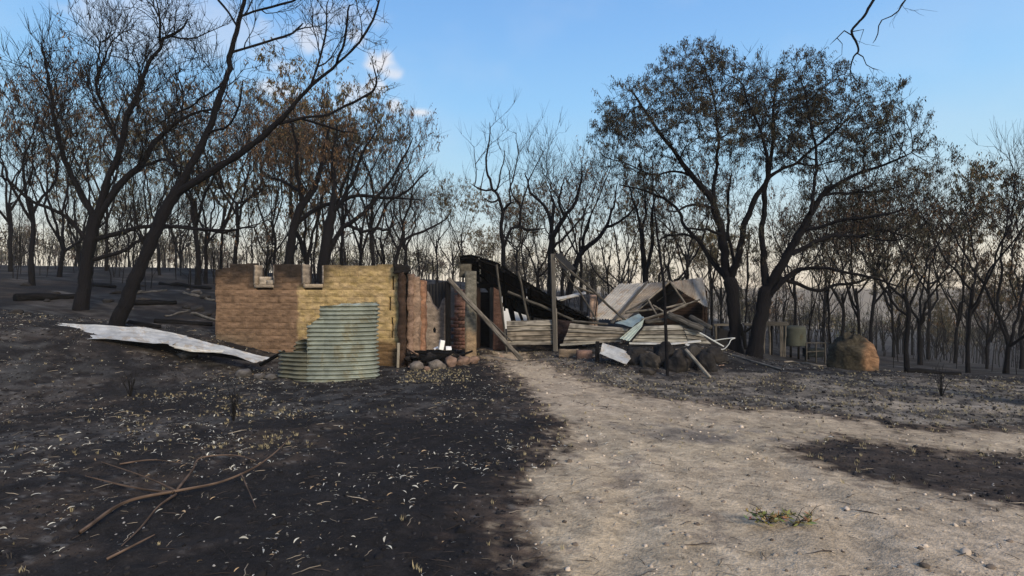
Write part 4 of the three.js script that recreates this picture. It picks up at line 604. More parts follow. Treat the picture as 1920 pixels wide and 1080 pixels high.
// ------------------------------------------------------------------ trees: traced limbs, then branches that grow into the crown's volume
// limbs: [{ pts: [[x,y,z,r] ...], from: index of limb joined (visual only) }], attract: Vector3[] that the crown fills
function growTree(limbs, attract, o) {
  const N = [], step = o.step, R = rng(o.seed);
  const add = (p, parent, r = 0, fixed = false) => { N.push({ p, parent, r, fixed, kids: [], dirs: null }); if (parent >= 0) N[parent].kids.push(N.length - 1); return N.length - 1; };
  const nearest = (q, lim = N.length) => { let b = 0, m = 1e9; for (let k = 0; k < lim; k++) { const d = N[k].p.distanceToSquared(q); if (d < m) { m = d; b = k; } } return b; };
  limbs.forEach((L, li) => {
    const c = new THREE.CatmullRomCurve3(L.map(a => a[0])), len = c.getLength(), n = Math.max(3, Math.round(len / (step * 1.3)));
    let prev = li === 0 ? -1 : nearest(L[0][0]);
    for (let k = (li === 0 ? 0 : 1); k <= n; k++) {
      const t = k / n, p = c.getPoint(t), f = t * (L.length - 1), i = Math.min(L.length - 2, Math.floor(f)), r = lerp(L[i][1], L[i + 1][1], f - i);
      const w = (li === 0 ? 0.3 : 1) * Math.min(1, t * 4) * (o.crook ?? 0.07), q = k * step * 1.3; p.x += w * (fbm2(q * 2.1, li * 9.7, 3, o.seed) - 0.5) * 2.4 + (R() - 0.5) * r * 0.25; p.y += w * (fbm2(q * 2.1, li * 9.7 + 50, 3, o.seed) - 0.5) * 2.4; p.z += w * (fbm2(q * 2.1, li * 9.7 + 90, 3, o.seed) - 0.5) * 2.4 + (R() - 0.5) * r * 0.25; prev = add(p, prev, r * (0.94 + 0.12 * R()), true);
    }
  });
  // short side boughs along the limbs, some dead stubs
  const spurs = o.spurs ?? 0.3, nLimb = N.length, walk = (k0, v, len, lvl) => { let k = k0; const n = Math.max(2, Math.round(len / step)); for (let i = 0; i < n; i++) { v.x += (R() - 0.5) * 0.55; v.y += (R() - 0.5) * 0.5 + 0.10; v.z += (R() - 0.5) * 0.55; v.normalize(); k = add(N[k].p.clone().addScaledVector(v, step), k); if (lvl < 2 && i > 0 && R() < 0.34) { const u = v.clone(); u.x += (R() - 0.5) * 1.8; u.y += (R() - 0.4) * 1.2; u.z += (R() - 0.5) * 1.8; walk(k, u.normalize(), len * (0.35 + R() * 0.35), lvl + 1); } } };
  for (let k = 1; k < nLimb; k++) { const n = N[k]; if (n.p.y < o.minY || n.r > 0.13 || R() > spurs) continue; const t = n.p.clone().sub(N[n.parent].p).normalize(), u = V(R() - 0.5, R() - 0.35, R() - 0.5); u.addScaledVector(t, 0.35 - u.dot(t)).normalize(); walk(k, u, (o.spurLen ?? 0.8) * (0.35 + R()), 0); }
  const A = attract.map(p => ({ p, n: -1, d: 1e9 })); let checked = 0, first = Math.floor(N.length * (o.skip ?? 0)), guard = 0;
  checked = 0; let live = A;
  while (live.length && guard++ < 260) {
    const end = N.length;
    for (const a of live) for (let k = checked; k < end; k++) { if (N[k].fixed && N[k].p.y < o.minY) continue; const d = a.p.distanceToSquared(N[k].p); if (d < a.d) { a.d = d; a.n = k; } }
    checked = end;
    const acc = new Map();
    for (const a of live) if (a.d < o.reach * o.reach) { const v = a.p.clone().sub(N[a.n].p).normalize(); const e = acc.get(a.n); if (e) e.add(v); else acc.set(a.n, v); }
    if (!acc.size) { o.reach *= 1.5; if (o.reach > 40) break; continue; }
    let grown = 0; const stuck = new Set();
    for (const [k, v] of acc) {
      if (N[k].kids.length > (N[k].fixed ? 5 : 3)) { stuck.add(k); continue; }
      v.normalize(); const par = N[k].parent >= 0 ? N[k].p.clone().sub(N[N[k].parent].p).normalize() : V(0, 1, 0);
      v.addScaledVector(par, N[k].fixed ? 0.15 : o.inertia ?? 0.45); v.y += o.up ?? 0.1; v.x += (R() - 0.5) * o.wander; v.y += (R() - 0.5) * o.wander; v.z += (R() - 0.5) * o.wander; v.normalize();
      const q = N[k].p.clone().addScaledVector(v, step);
      if (N[k].kids.some(c => N[c].p.distanceToSquared(q) < step * step * 0.04)) { stuck.add(k); continue; }
      add(q, k); grown++;
    }
    if (stuck.size) live = live.filter(a => !(a.d < o.reach * o.reach && stuck.has(a.n)));
    if (!grown && !stuck.size) break;
    const kill = o.kill * o.kill;
    live = live.filter(a => { for (let k = checked; k < N.length; k++) if (N[k].p.distanceToSquared(a.p) < kill) return false; return true; });
  }
  // thickness from the tips inwards
  for (let k = N.length - 1; k >= 0; k--) { const n = N[k]; if (n.fixed) continue; if (!n.kids.length) n.r = o.tip; else { let s = 0; for (const c of n.kids) s += Math.pow(N[c].r, 2.5); n.r = Math.pow(s, 0.4) * 1.004; } }
  for (let k = 0; k < N.length; k++) { const n = N[k]; if (!n.fixed && n.parent >= 0) n.r = Math.min(n.r, N[n.parent].r * 0.92); }
  const wood = new Build(), twig = new Build(), done = new Uint8Array(N.length);
  const chain = (start, parent) => {
    const pts = [], rad = []; if (parent >= 0) { pts.push(N[parent].p); rad.push(Math.min(N[start].r * 1.15, N[parent].r)); }
    let k = start; const forks = [];
    while (true) { pts.push(N[k].p); rad.push(N[k].r); const ks = N[k].kids.slice().sort((a, b) => N[b].r - N[a].r || a - b); if (!ks.length) break; for (let m = 1; m < ks.length; m++) forks.push([ks[m], k]); k = ks[0]; }
    rad[rad.length - 1] *= 0.55;
    const big = rad[Math.min(1, rad.length - 1)];
    if (big < 0.03 && pts.length > 4) { const q = [], s = []; pts.forEach((p, i) => { if (i === 0 || i === pts.length - 1 || i % 2 === 0) { q.push(p); s.push(rad[i]); } }); pts.length = 0; pts.push(...q); rad.length = 0; rad.push(...s); }
    if (pts.length > 1) (big > 0.022 ? wood : twig).tube(pts, rad, big > 0.1 ? 12 : big > 0.03 ? 7 : big > 0.012 ? 4 : 3, false, big > 0.06 ? 0.16 : 0, o.seed);
    for (const [c, f] of forks) chain(c, f);
  };
  chain(0, -1);
  // fine twigs and leaves on the tips
  const leaf = new Build(), tips = [];
  N.forEach((n, k) => { if (!n.fixed && n.r < (o.twigR ?? 0.012)) tips.push(k); });
  const d = V(0, 0, 0), sd = V(0, 0, 0);
  for (const k of tips) {
    const n = N[k], end = !n.kids.length; if (!end && R() > (o.alongTwigs ?? 0.25)) continue;
    const par = N[n.parent].p; d.subVectors(n.p, par).normalize();
    const nt = end ? o.twigs : 1;
    for (let m = 0; m < nt; m++) {
      const v = d.clone().multiplyScalar(0.7); v.x += (R() - 0.5) * 1.1; v.z += (R() - 0.5) * 1.1; v.y += (o.twigUp ?? 0.6) * (0.4 + R()); v.normalize(); const L = o.twigLen * (0.5 + R()), a = n.p, b = a.clone().addScaledVector(v, L * 0.5), c = b.clone().addScaledVector(v, L * 0.5); b.x += (R() - 0.5) * L * 0.12; b.z += (R() - 0.5) * L * 0.12; c.x += (R() - 0.5) * L * 0.3; c.z += (R() - 0.5) * L * 0.3; c.y += (R() - 0.3) * L * 0.15;
      twig.tube([a, b, c], [o.tip * 0.85, o.tip * 0.65, o.tip * 0.35], 3, false);
      if (o.leaves && R() < o.leafy(c)) for (let q = 0; q < o.leaves; q++) {
        const p = a.clone().lerp(c, 0.25 + R() * 0.8); p.x += (R() - 0.5) * 0.09; p.y += (R() - 0.5) * 0.09; p.z += (R() - 0.5) * 0.09; const e = V((R() - 0.5) * 1.1, -0.35 - R() * 0.9, (R() - 0.5) * 1.1).normalize(); sd.set(R() - 0.5, (R() - 0.5) * 0.5, R() - 0.5).cross(e).normalize();
        const cc = o.leafCol[(R() * o.leafCol.length) | 0], kq = 0.6 + R() * 0.8; leaf.blade(p, e, sd, o.leafLen * (0.6 + R() * 0.8), o.leafWid * (0.6 + R() * 0.8), cc.map(x => x * kq));
      }
    }
  }
  return { wood: wood.geo(), twig: twig.geo(), leaf: leaf.p.length ? leaf.geo() : null, nodes: N.length };
}
// limbs traced in the photograph: pixel x, y and half width in pixels; dz bends the limb away or towards along the line of sight
let thin = 1;
const limb = (pts, d, dz = 0, dz0 = 0) => pts.map(([x, y, r], k) => [P(x, y, d + lerp(dz0, dz, k / (pts.length - 1))), Math.max(0.0026, r * lerp(1, thin, smooth(1.5, 5, r)) / FOCAL * d)]);
function lobes(list, d, R, dens) { const out = []; for (const [x, y, rx, ry, dd = 0, rd = 1.2, k = 1] of list) { const c = P(x, y, d + dd), ax = rx / FOCAL * d, ay = ry / FOCAL * d, n = Math.round(dens * k * (ax * ay * rd * 4.19)); for (let i = 0; i < n; i++) { let a, b, e; do { a = R() * 2 - 1; b = R() * 2 - 1; e = R() * 2 - 1; } while (a * a + b * b + e * e > 1); out.push(V(c.x + a * ax, c.y + b * ay, c.z + e * rd)); } } return out; }
const brown = [[0.10, 0.058, 0.032], [0.075, 0.05, 0.034], [0.13, 0.08, 0.04], [0.055, 0.04, 0.032]], dark = [[0.046, 0.042, 0.031], [0.036, 0.033, 0.028], [0.066, 0.05, 0.034], [0.052, 0.05, 0.031]], olive = [[0.11, 0.09, 0.045], [0.09, 0.085, 0.045], [0.14, 0.085, 0.04], [0.07, 0.06, 0.035]];
function plant(name, label, res, base, m = {}, group, category = 'tree') {
  const t = thing(name, label, category, base, group); part(t, 'trunk', res.wood, m.bark ?? mat.bark); const crown = part(t, 'crown', res.twig, m.twig ?? mat.twig); if (res.leaf) part(crown, 'foliage', res.leaf, mat.leafDark, 'stuff'); return t;
}
const OPT = { step: 0.09, reach: 1.6, kill: 0.115, tip: 0.0042, wander: 0.35, up: 0.06, inertia: 0.5, minY: 1.2, twigs: 3, twigLen: 0.22, twigUp: 0.5, leaves: 0, seed: 1, leafy: () => 1, leafLen: 0.10, leafWid: 0.012, leafCol: dark };

// the two burnt trees right of the house
{
  const R = rng(301), d = 14; thin = 0.68;
  const L = [
    limb([[1380, 672, 24], [1378, 640, 18], [1376, 600, 16], [1372, 550, 17], [1368, 520, 17]], d),
    limb([[1369, 525, 13], [1361, 497, 12], [1352, 441, 11], [1341, 395, 10], [1325, 363, 9], [1301, 332, 7.5], [1278, 300, 6], [1227, 240, 3.5], [1187, 175, 1.8]], d, 0.6),
    limb([[1370, 522, 11], [1378, 497, 10], [1392, 455, 8.5], [1403, 405, 8], [1417, 367, 7], [1435, 339, 6], [1440, 300, 4.5], [1420, 230, 2.5], [1390, 160, 1.2]], d, -0.9),
    limb([[1366, 528, 8], [1355, 511, 7.5], [1336, 483, 6.5], [1311, 451, 6], [1287, 427, 5], [1280, 402, 4.5], [1262, 381, 3.5], [1227, 363, 2.5], [1160, 345, 1.2]], d, 1.3),
    limb([[1311, 451, 3.5], [1285, 437, 3], [1262, 440, 2.2], [1240, 452, 1.2]], d, 1.0, 0.6),
    limb([[1341, 395, 6], [1338, 350, 5], [1342, 307, 4], [1346, 230, 2.5], [1325, 130, 1.2]], d, 0.9, 0.2),
    limb([[1376, 500, 4], [1370, 460, 4], [1366, 420, 3.5], [1362, 380, 3], [1368, 330, 2]], d, 0.7), limb([[1341, 392, 3.5], [1312, 384, 3], [1285, 392, 2.2], [1250, 395, 1.2]], d, -0.8), limb([[1301, 332, 3], [1270, 322, 2.4], [1225, 325, 1.6], [1150, 300, 1]], d, 0.9, 0.4), limb([[1352, 441, 3.5], [1325, 430, 2.8], [1290, 426, 1.6]], d, -0.9)];
  const A = lobes([[1180, 200, 62, 40, 0.4, 1.3], [1150, 250, 50, 40, 0.3, 1], [1290, 140, 78, 42, 0.2, 1.4], [1240, 230, 95, 62, 0.2, 1.7], [1350, 180, 90, 60, 0, 1.7], [1340, 265, 95, 50, 0, 1.6, 0.8], [1140, 295, 38, 26, 0.4, 0.8, 0.8], [1230, 330, 90, 45, 0.8, 1, 0.5], [1420, 190, 60, 55, -0.6, 1.3], [1312, 104, 34, 20, 0, 0.7], [1250, 430, 60, 35, 1, 0.8, 0.35]], d, R, 120);
  const res = growTree(L, A, { ...OPT, spurLen: 0.5, seed: 311, reach: 1.6, leaves: 20, leafy: p => (0.12 + 0.95 * smooth(0.42, 0.6, fbm3(p.x * 1.5, p.y * 1.9, p.z * 1.5, 3, 55))) * (0.55 + 0.45 * smooth(3.2, 5.0, p.y)), leafCol: dark, leafLen: 0.066, leafWid: 0.0078 });
  plant('spreading_burnt_tree', 'black trunked spreading tree with scorched leaves, the one nearer the gable', res, onGround(1380, d), {}, 'the two spreading trees');
  console.log('treeA', res.nodes);
}
{
  const R = rng(302), d = 13.5; thin = 0.64;
  const L = [
    limb([[1412, 682, 27], [1416, 650, 21], [1421, 620, 20], [1431, 574, 19], [1438, 545, 20]], d),
    limb([[1438, 548, 11], [1435, 511, 10.5], [1431, 476, 9.5], [1428, 441, 8.5], [1433, 402, 7.5], [1431, 363, 7.5], [1438, 330, 7], [1446, 262, 4.5], [1452, 190, 2.5], [1455, 130, 1.2]], d, 0.7),
    limb([[1441, 545, 14], [1452, 522, 13], [1477, 480, 12], [1498, 441, 10.5], [1519, 402, 9], [1540, 367, 7.5], [1575, 342, 5.5], [1618, 321, 4], [1665, 305, 2.4], [1710, 285, 1.2]], d, -0.8),
    limb([[1478, 480, 7], [1526, 455, 6.5], [1572, 441, 5], [1600, 444, 4.2], [1640, 434, 3], [1700, 440, 1.8], [1740, 460, 1]], d, 0.9, 0),
    limb([[1504, 432, 6], [1544, 423, 5], [1593, 413, 4.4], [1642, 405, 3.4], [1700, 390, 1.8]], d, -1.2, -0.3),
    limb([[1440, 556, 8], [1449, 546, 8], [1480, 518, 7], [1512, 500, 5.5], [1537, 500, 4.5], [1586, 511, 3.5], [1640, 520, 2.4], [1690, 540, 1.4]], d, -1.0),
    limb([[1452, 530, 7], [1463, 522, 6.5], [1498, 532, 6], [1544, 546, 5], [1572, 532, 4], [1610, 528, 2.6], [1660, 500, 1.4]], d, 0.9, 0.1),
    limb([[1437, 335, 6], [1470, 312, 4.5], [1510, 290, 3.5], [1560, 250, 2.2], [1600, 210, 1.2]], d, 0.6, 0.5), limb([[1519, 402, 5], [1524, 360, 4], [1530, 300, 3], [1520, 220, 1.6], [1500, 150, 1]], d, -0.4, -0.5), limb([[1540, 367, 4], [1590, 360, 3], [1640, 362, 2], [1690, 350, 1.2]], d, 0.8, -0.4)];
  const A = lobes([[1480, 165, 85, 48, 0.3, 1.5], [1530, 200, 80, 50, 0.2, 1.5], [1590, 215, 90, 50, 0.1, 1.5, 1.3], [1550, 270, 115, 52, 0, 1.8], [1640, 265, 66, 60, -0.3, 1.4, 1.5], [1460, 240, 60, 60, 0.4, 1.4, 0.8], [1625, 355, 85, 42, 0.1, 1.5, 0.75], [1640, 450, 70, 50, 0.2, 1.4, 0.8], [1600, 510, 70, 30, 0, 1.3, 0.7], [1700, 330, 60, 60, -0.2, 1.2, 0.8], [1720, 450, 45, 60, 0, 1, 0.7], [1540, 340, 60, 30, -0.4, 1, 0.4]], d, R, 120);
  const res = growTree(L, A, { ...OPT, spurLen: 0.5, seed: 312, leaves: 20, leafy: p => (0.12 + 0.95 * smooth(0.42, 0.6, fbm3(p.x * 1.5, p.y * 1.9, p.z * 1.5, 3, 56))) * (0.5 + 0.5 * smooth(3.2, 5.0, p.y)), leafCol: dark, leafLen: 0.066, leafWid: 0.0078 });
  plant('spreading_burnt_tree', 'black trunked spreading tree with scorched leaves, leaning toward the clay mound', res, onGround(1412, d), {}, 'the two spreading trees');
  console.log('treeB', res.nodes);
}
// the big leaning tree on the left
{
  const R = rng(303), d = 12.5; thin = 0.48;
  const L = [
    limb([[185, 690, 34], [212, 620, 29], [240, 560, 26], [263, 505, 24], [292, 433, 21], [331, 356, 21]], d),
    limb([[331, 358, 15], [360, 308, 13.5], [388, 246, 12], [408, 193, 11], [425, 144, 10], [432, 106, 9.5], [444, 48, 8.5], [458, 0, 7], [475, -60, 5], [500, -130, 2.5]], d, 0.3),
    limb([[328, 364, 15], [379, 332, 14], [432, 298, 12], [480, 265, 11], [523, 229, 10], [552, 193, 7.5], [581, 159, 6.5], [629, 120, 5], [668, 87, 4], [701, 29, 2.8], [715, -30, 1.4]], d, -0.8),
    limb([[520, 232, 6], [567, 221, 5.5], [615, 214, 4.5], [653, 197, 3.6], [692, 178, 2.8], [704, 159, 2], [697, 110, 1]], d, 0.2, -0.3),
    limb([[444, 50, 5], [432, 29, 4.5], [408, 0, 3.6], [380, -50, 2]], d, 0.7, 0.2), limb([[452, 30, 5.5], [490, 19, 4.5], [547, 2, 3.4], [600, -30, 1.8]], d, -0.4, 0.25), limb([[436, 100, 4.2], [490, 79, 3.4], [533, 67, 2.8], [569, 43, 1.6]], d, 0.9, 0.2), limb([[427, 149, 3.6], [388, 178, 3], [360, 197, 2.4], [320, 215, 1.6], [280, 250, 1]], d, 1.1, 0.2), limb([[388, 246, 4], [427, 236, 3.2], [451, 193, 2.2], [455, 150, 1.2]], d, -0.8, 0.1),
    limb([[581, 159, 3.5], [600, 110, 2.8], [612, 60, 2], [618, 0, 1.2]], d, -0.2, -0.6), limb([[629, 120, 3], [648, 70, 2.2], [655, 10, 1.4]], d, -1.1, -0.7), limb([[567, 221, 3], [615, 240, 2.4], [665, 248, 1.4]], d, 0.8, 0.1), limb([[300, 420, 5], [330, 425, 4], [400, 432, 3], [440, 430, 1.6]], d, 0.7)];
  const A = lobes([[690, 60, 42, 55, -0.9, 0.5, 0.5], [640, 20, 50, 50, -0.7, 0.7, 0.45], [715, 150, 25, 50, -0.1, 0.4, 0.8], [560, 30, 70, 50, 0.2, 0.8, 0.4], [440, -60, 120, 60, 0.3, 1.2, 0.4], [690, 210, 40, 25, 0.2, 0.5, 0.5], [500, 130, 60, 50, 0.5, 0.8, 0.3], [350, 210, 60, 40, 1, 0.6, 0.35], [620, 90, 40, 60, -0.7, 0.5, 0.3]], d, R, 80);
  const res = growTree(L, A, { ...OPT, spurs: 0.2, spurLen: 0.8, crook: 0.05, seed: 313, twigs: 3, twigLen: 0.3, tip: 0.0046, leaves: 2, leafy: p => p.x > -3.4 ? 0.25 : 0.03, leafCol: dark });
  plant('leaning_tree', 'thick black leaning trunk forked in two, rising behind the long roof sheet', res, onGround(190, d));
}
// the twiggy tree at the left, beyond the leaning one
{
  const R = rng(304), d = 15; thin = 0.7;
  const L = [
    limb([[150, 600, 20], [158, 540, 16], [168, 470, 15], [180, 410, 14]], d),
    limb([[180, 410, 10], [228, 342, 9], [261, 314, 8], [287, 271, 6.5], [305, 253, 5.5], [326, 235, 4.5], [362, 212, 3.2], [399, 202, 2]], d, 0.5), limb([[180, 412, 10], [205, 330, 8], [228, 277, 7.5], [240, 220, 7], [257, 173, 6], [279, 120, 4.8], [295, 96, 4], [307, 75, 3.4], [334, 57, 2.4], [352, 38, 1.2]], d, -0.5), limb([[300, 85, 2.6], [303, 41, 2], [301, 10, 1.2]], d, -0.7, -0.45), limb([[172, 450, 7], [227, 437, 6], [262, 425, 5.5], [340, 426, 4.5], [420, 433, 3], [480, 425, 1.5]], d, 0.4), limb([[166, 490, 6], [232, 470, 5], [262, 450, 4], [330, 380, 2.6], [355, 330, 1.4]], d, 0.9), limb([[178, 410, 9], [140, 340, 7], [110, 260, 5], [90, 160, 3], [80, 80, 1.5]], d, 0.3), limb([[228, 277, 4], [200, 220, 3.4], [180, 140, 2.2], [190, 70, 1.2]], d, 0.6, -0.1), limb([[261, 314, 4], [300, 300, 3], [350, 316, 1.6]], d, -0.5, 0.1), limb([[170, 455, 6], [110, 400, 4.5], [50, 370, 3], [0, 330, 1.4]], d, -0.8)];
  const A = lobes([[290, 60, 95, 80, 0, 1.3], [350, 130, 85, 75, 0.2, 1.3], [250, 150, 70, 80, 0.1, 1.3], [200, 90, 80, 90, 0.1, 1.4, 0.8], [100, 180, 90, 100, 0, 1.4, 0.7], [340, 215, 70, 50, 0.4, 1], [60, 330, 70, 60, -0.4, 1, 0.7], [260, 260, 60, 50, 0, 1, 0.6], [330, 330, 60, 50, 0.6, 1, 0.6], [420, 440, 40, 18, 0.4, 0.6]], d, R, 45);
  plant('twiggy_tree', 'bare black tree of dense upright twigs left of the leaning trunk', growTree(L, A, { ...OPT, spurs: 0.55, spurLen: 1.0, seed: 314, step: 0.12, kill: 0.17, tip: 0.0062, twigs: 4, twigLen: 0.42, twigUp: 0.9, reach: 2 }), onGround(150, d));
}
// trees behind the mud brick wall
{
  const d = 20, R = rng(305); thin = 0.8;
  const L = [limb([[540, 530, 12], [542, 488, 10], [551, 429, 9], [566, 384, 8.5]], d), limb([[566, 386, 7], [590, 352, 6.5], [598, 328, 5.5], [605, 280, 3.6], [620, 230, 1.5]], d, 0.7), limb([[565, 380, 5.5], [563, 352, 5], [555, 322, 4], [554, 269, 3], [540, 220, 1.4]], d, -0.8), limb([[553, 420, 5.5], [598, 390, 5], [634, 381, 4.2], [669, 364, 3.6], [705, 372, 3.2], [746, 370, 2.6], [776, 346, 2], [800, 319, 1]], d, -0.6), limb([[563, 360, 4], [530, 340, 3], [505, 335, 1.6]], d, 0.7), limb([[634, 381, 3], [652, 330, 2.4], [665, 280, 1.4]], d, -0.8, -0.2), limb([[746, 370, 2], [770, 375, 1.5], [800, 378, 0.8]], d, -0.6, -0.5)];
  const A = lobes([[560, 240, 70, 55, 0, 1.6], [620, 265, 60, 60, 0.2, 1.5], [520, 300, 55, 50, 0, 1.4, 0.7], [680, 290, 55, 55, -0.4, 1.2, 0.9], [740, 320, 55, 40, -0.6, 1, 0.7], [780, 330, 30, 45, -0.5, 0.6, 0.7], [600, 330, 60, 40, 0.2, 1.3, 0.6]], d, R, 10);
  plant('scorched_tree', 'dark tree with brown scorched foliage behind the first window notch', growTree(L, A, { ...OPT, seed: 315, step: 0.19, kill: 0.32, reach: 2.4, tip: 0.006, twigs: 3, twigLen: 0.5, twigUp: 0.7, leaves: 14, leafy: p => p.x < -5.4 ? 0.6 : 0.1, leafCol: brown, leafLen: 0.11, leafWid: 0.015 }), onGround(540, d));
}
{
  const d = 19, R = rng(306);
  const L = [limb([[604, 530, 15], [607, 494, 13], [616, 435, 11.5], [622, 399, 10]], d), limb([[622, 400, 8], [628, 350, 6], [622, 300, 4], [630, 240, 1.8]], d, 0.7), limb([[612, 480, 6], [640, 432, 5.5], [664, 414, 5], [687, 393, 4.2], [726, 346, 3.2], [758, 293, 1.8], [770, 260, 1]], d, -0.5), limb([[622, 402, 6], [650, 360, 4.2], [672, 310, 3], [700, 250, 1.5]], d, -0.9), limb([[664, 442, 3], [705, 428, 3.2], [726, 430, 2.6], [749, 417, 1.4]], d, 0.3)];
  const A = lobes([[640, 240, 70, 50, 0.2, 1.5], [710, 250, 60, 45, -0.5, 1.3], [680, 310, 70, 50, -0.4, 1.4, 0.7], [610, 300, 45, 50, 0.5, 1.2, 0.8], [750, 290, 35, 45, -0.5, 0.8]], d, R, 11);
  plant('scorched_tree', 'thick stemmed dark tree behind the second window notch', growTree(L, A, { ...OPT, seed: 316, step: 0.18, kill: 0.3, reach: 2.4, tip: 0.0058, twigs: 3, twigLen: 0.5, twigUp: 0.8, leaves: 14, leafy: p => p.x < -5.2 ? 0.5 : 0.15, leafCol: brown, leafLen: 0.11, leafWid: 0.015 }), onGround(604, d));
}
{
  const d = 21, R = rng(307);
  const L = [limb([[742, 530, 5], [741, 494, 4.5], [752, 455, 4]], d), limb([[752, 455, 3.2], [776, 441, 2.8], [818, 424, 1.8], [840, 405, 1]], d, 0.5), limb([[752, 456, 3], [757, 420, 2.4], [768, 380, 1.6], [775, 340, 1]], d, -0.5), limb([[746, 470, 2.4], [728, 430, 1.9], [722, 390, 1]], d, 0.6)];
  plant('bare_sapling_clump', 'small bare tree of arching twigs behind the charred corner', growTree(L, lobes([[790, 390, 50, 45, 0.2, 1], [760, 360, 40, 45, -0.4, 1], [725, 400, 30, 40, 0.4, 0.8], [820, 400, 25, 35, 0.3, 0.6]], d, R, 9), { ...OPT, seed: 317, step: 0.18, kill: 0.3, reach: 2.4, tip: 0.0055, twigs: 3, twigLen: 0.55, twigUp: 1 }), onGround(742, d));
}
// the bare fork standing clear in the middle of the sky
{
  const d = 22, R = rng(308);
  const L = [limb([[945, 560, 7], [944, 499, 5.5], [944, 461, 5], [940, 431, 4.4], [943, 396, 4.2]], d), limb([[943, 398, 3.2], [934, 366, 3], [924, 354, 2.7], [915, 327, 2.2], [912, 301, 1.9], [918, 259, 1.2], [916, 230, 0.7]], d, 0.4), limb([[923, 356, 2], [906, 357, 1.9], [891, 350, 1.5], [881, 345, 0.9]], d, -0.4, 0.1), limb([[943, 397, 3], [955, 380, 2.6], [965, 377, 1.6]], d, -0.4), limb([[955, 381, 1.6], [960, 340, 1.4], [972, 290, 1], [968, 250, 0.6]], d, -0.6, -0.3), limb([[945, 465, 3.2], [952, 440, 3], [959, 428, 3], [974, 424, 3], [992, 432, 2.6], [1024, 428, 1.4]], d, 0.6), limb([[974, 424, 2.4], [976, 382, 2.2], [966, 375, 1.8], [960, 360, 1.4], [957, 325, 0.9]], d, 0.6, 0.2), limb([[974, 400, 2], [985, 360, 1.4], [1000, 320, 1], [1020, 285, 0.6]], d, 0.9, 0.3), limb([[934, 372, 2], [922, 380, 1.7], [905, 368, 0.8]], d, -0.4), limb([[930, 362, 2], [940, 330, 1.4], [948, 280, 0.8]], d, -0.5, 0.1), limb([[891, 350, 1.2], [893, 310, 0.9], [890, 275, 0.5]], d, -0.5, -0.3), limb([[903, 357, 1.1], [906, 320, 0.6]], d, -0.3, -0.2)];
  plant('bare_forked_tree', 'bare forked tree standing clear behind the black roof', growTree(L, lobes([[920, 250, 25, 30, 0.3, 0.6], [960, 275, 45, 45, -0.3, 1.1], [1000, 290, 30, 40, 0.5, 0.8], [900, 290, 22, 45, -0.2, 0.7], [940, 320, 40, 40, 0, 1, 0.6], [985, 340, 40, 40, 0.5, 0.9, 0.7]], d, R, 10), { ...OPT, seed: 318, step: 0.17, kill: 0.28, reach: 2.2, tip: 0.0052, twigs: 3, twigLen: 0.5, twigUp: 1.1 }), onGround(945, d));
}
{
  const d = 20, R = rng(309);
  const L = [limb([[1033, 560, 9], [1033, 484, 7.5], [1035, 443, 7]], d), limb([[1035, 445, 5], [1032, 413, 4.2], [1018, 384, 3.4], [995, 363, 2.6], [984, 327, 1.2]], d, 0.6), limb([[1036, 445, 5.5], [1057, 407, 4.6], [1075, 390, 3.8], [1087, 342, 2.2], [1092, 310, 1]], d, -0.5), limb([[1034, 430, 4.5], [1037, 390, 3], [1036, 360, 1.6]], d, 0.2), limb([[1057, 408, 3], [1050, 370, 2.2], [1056, 340, 1.1]], d, -0.8, -0.2), limb([[1033, 470, 3], [1062, 440, 2.4], [1100, 400, 1.4]], d, 0.8)];
  plant('bare_vase_tree', 'bare vase shaped tree of fine upright twigs behind the tall grey post', growTree(L, lobes([[1000, 345, 32, 40, 0.3, 0.9], [1045, 350, 40, 40, 0, 1.1], [1090, 340, 38, 45, -0.3, 1.1], [1110, 380, 30, 40, 0.5, 0.9]], d, R, 13), { ...OPT, seed: 319, step: 0.17, kill: 0.27, reach: 2.2, tip: 0.0055, twigs: 3, twigLen: 0.55, twigUp: 1.2 }), onGround(1033, d));
}
{
  const d = 18.5, R = rng(320);
  const L = [limb([[1066, 560, 7], [1075, 514, 6.5], [1090, 473, 6], [1122, 446, 5], [1137, 425, 4]], d), limb([[1137, 425, 3], [1150, 390, 2.2], [1158, 350, 1.1]], d, 0.4), limb([[1090, 473, 4], [1098, 440, 3], [1110, 400, 1.4]], d, -0.4), limb([[1135, 428, 3], [1168, 410, 2.2], [1200, 380, 1.1]], d, -0.3)];
  plant('slanting_bare_tree', 'slanting bare tree rising between the roof scrap and corrugated slope', growTree(L, lobes([[1150, 360, 40, 50, 0.2, 1], [1110, 390, 30, 40, -0.3, 0.9], [1190, 380, 35, 40, -0.2, 0.9]], d, R, 14), { ...OPT, seed: 320, step: 0.16, kill: 0.26, reach: 2.2, tip: 0.0052, twigs: 3, twigLen: 0.5, twigUp: 1.0, leaves: 3, leafy: () => 0.2, leafCol: brown, leafLen: 0.13, leafWid: 0.02 }), onGround(1066, d));
}
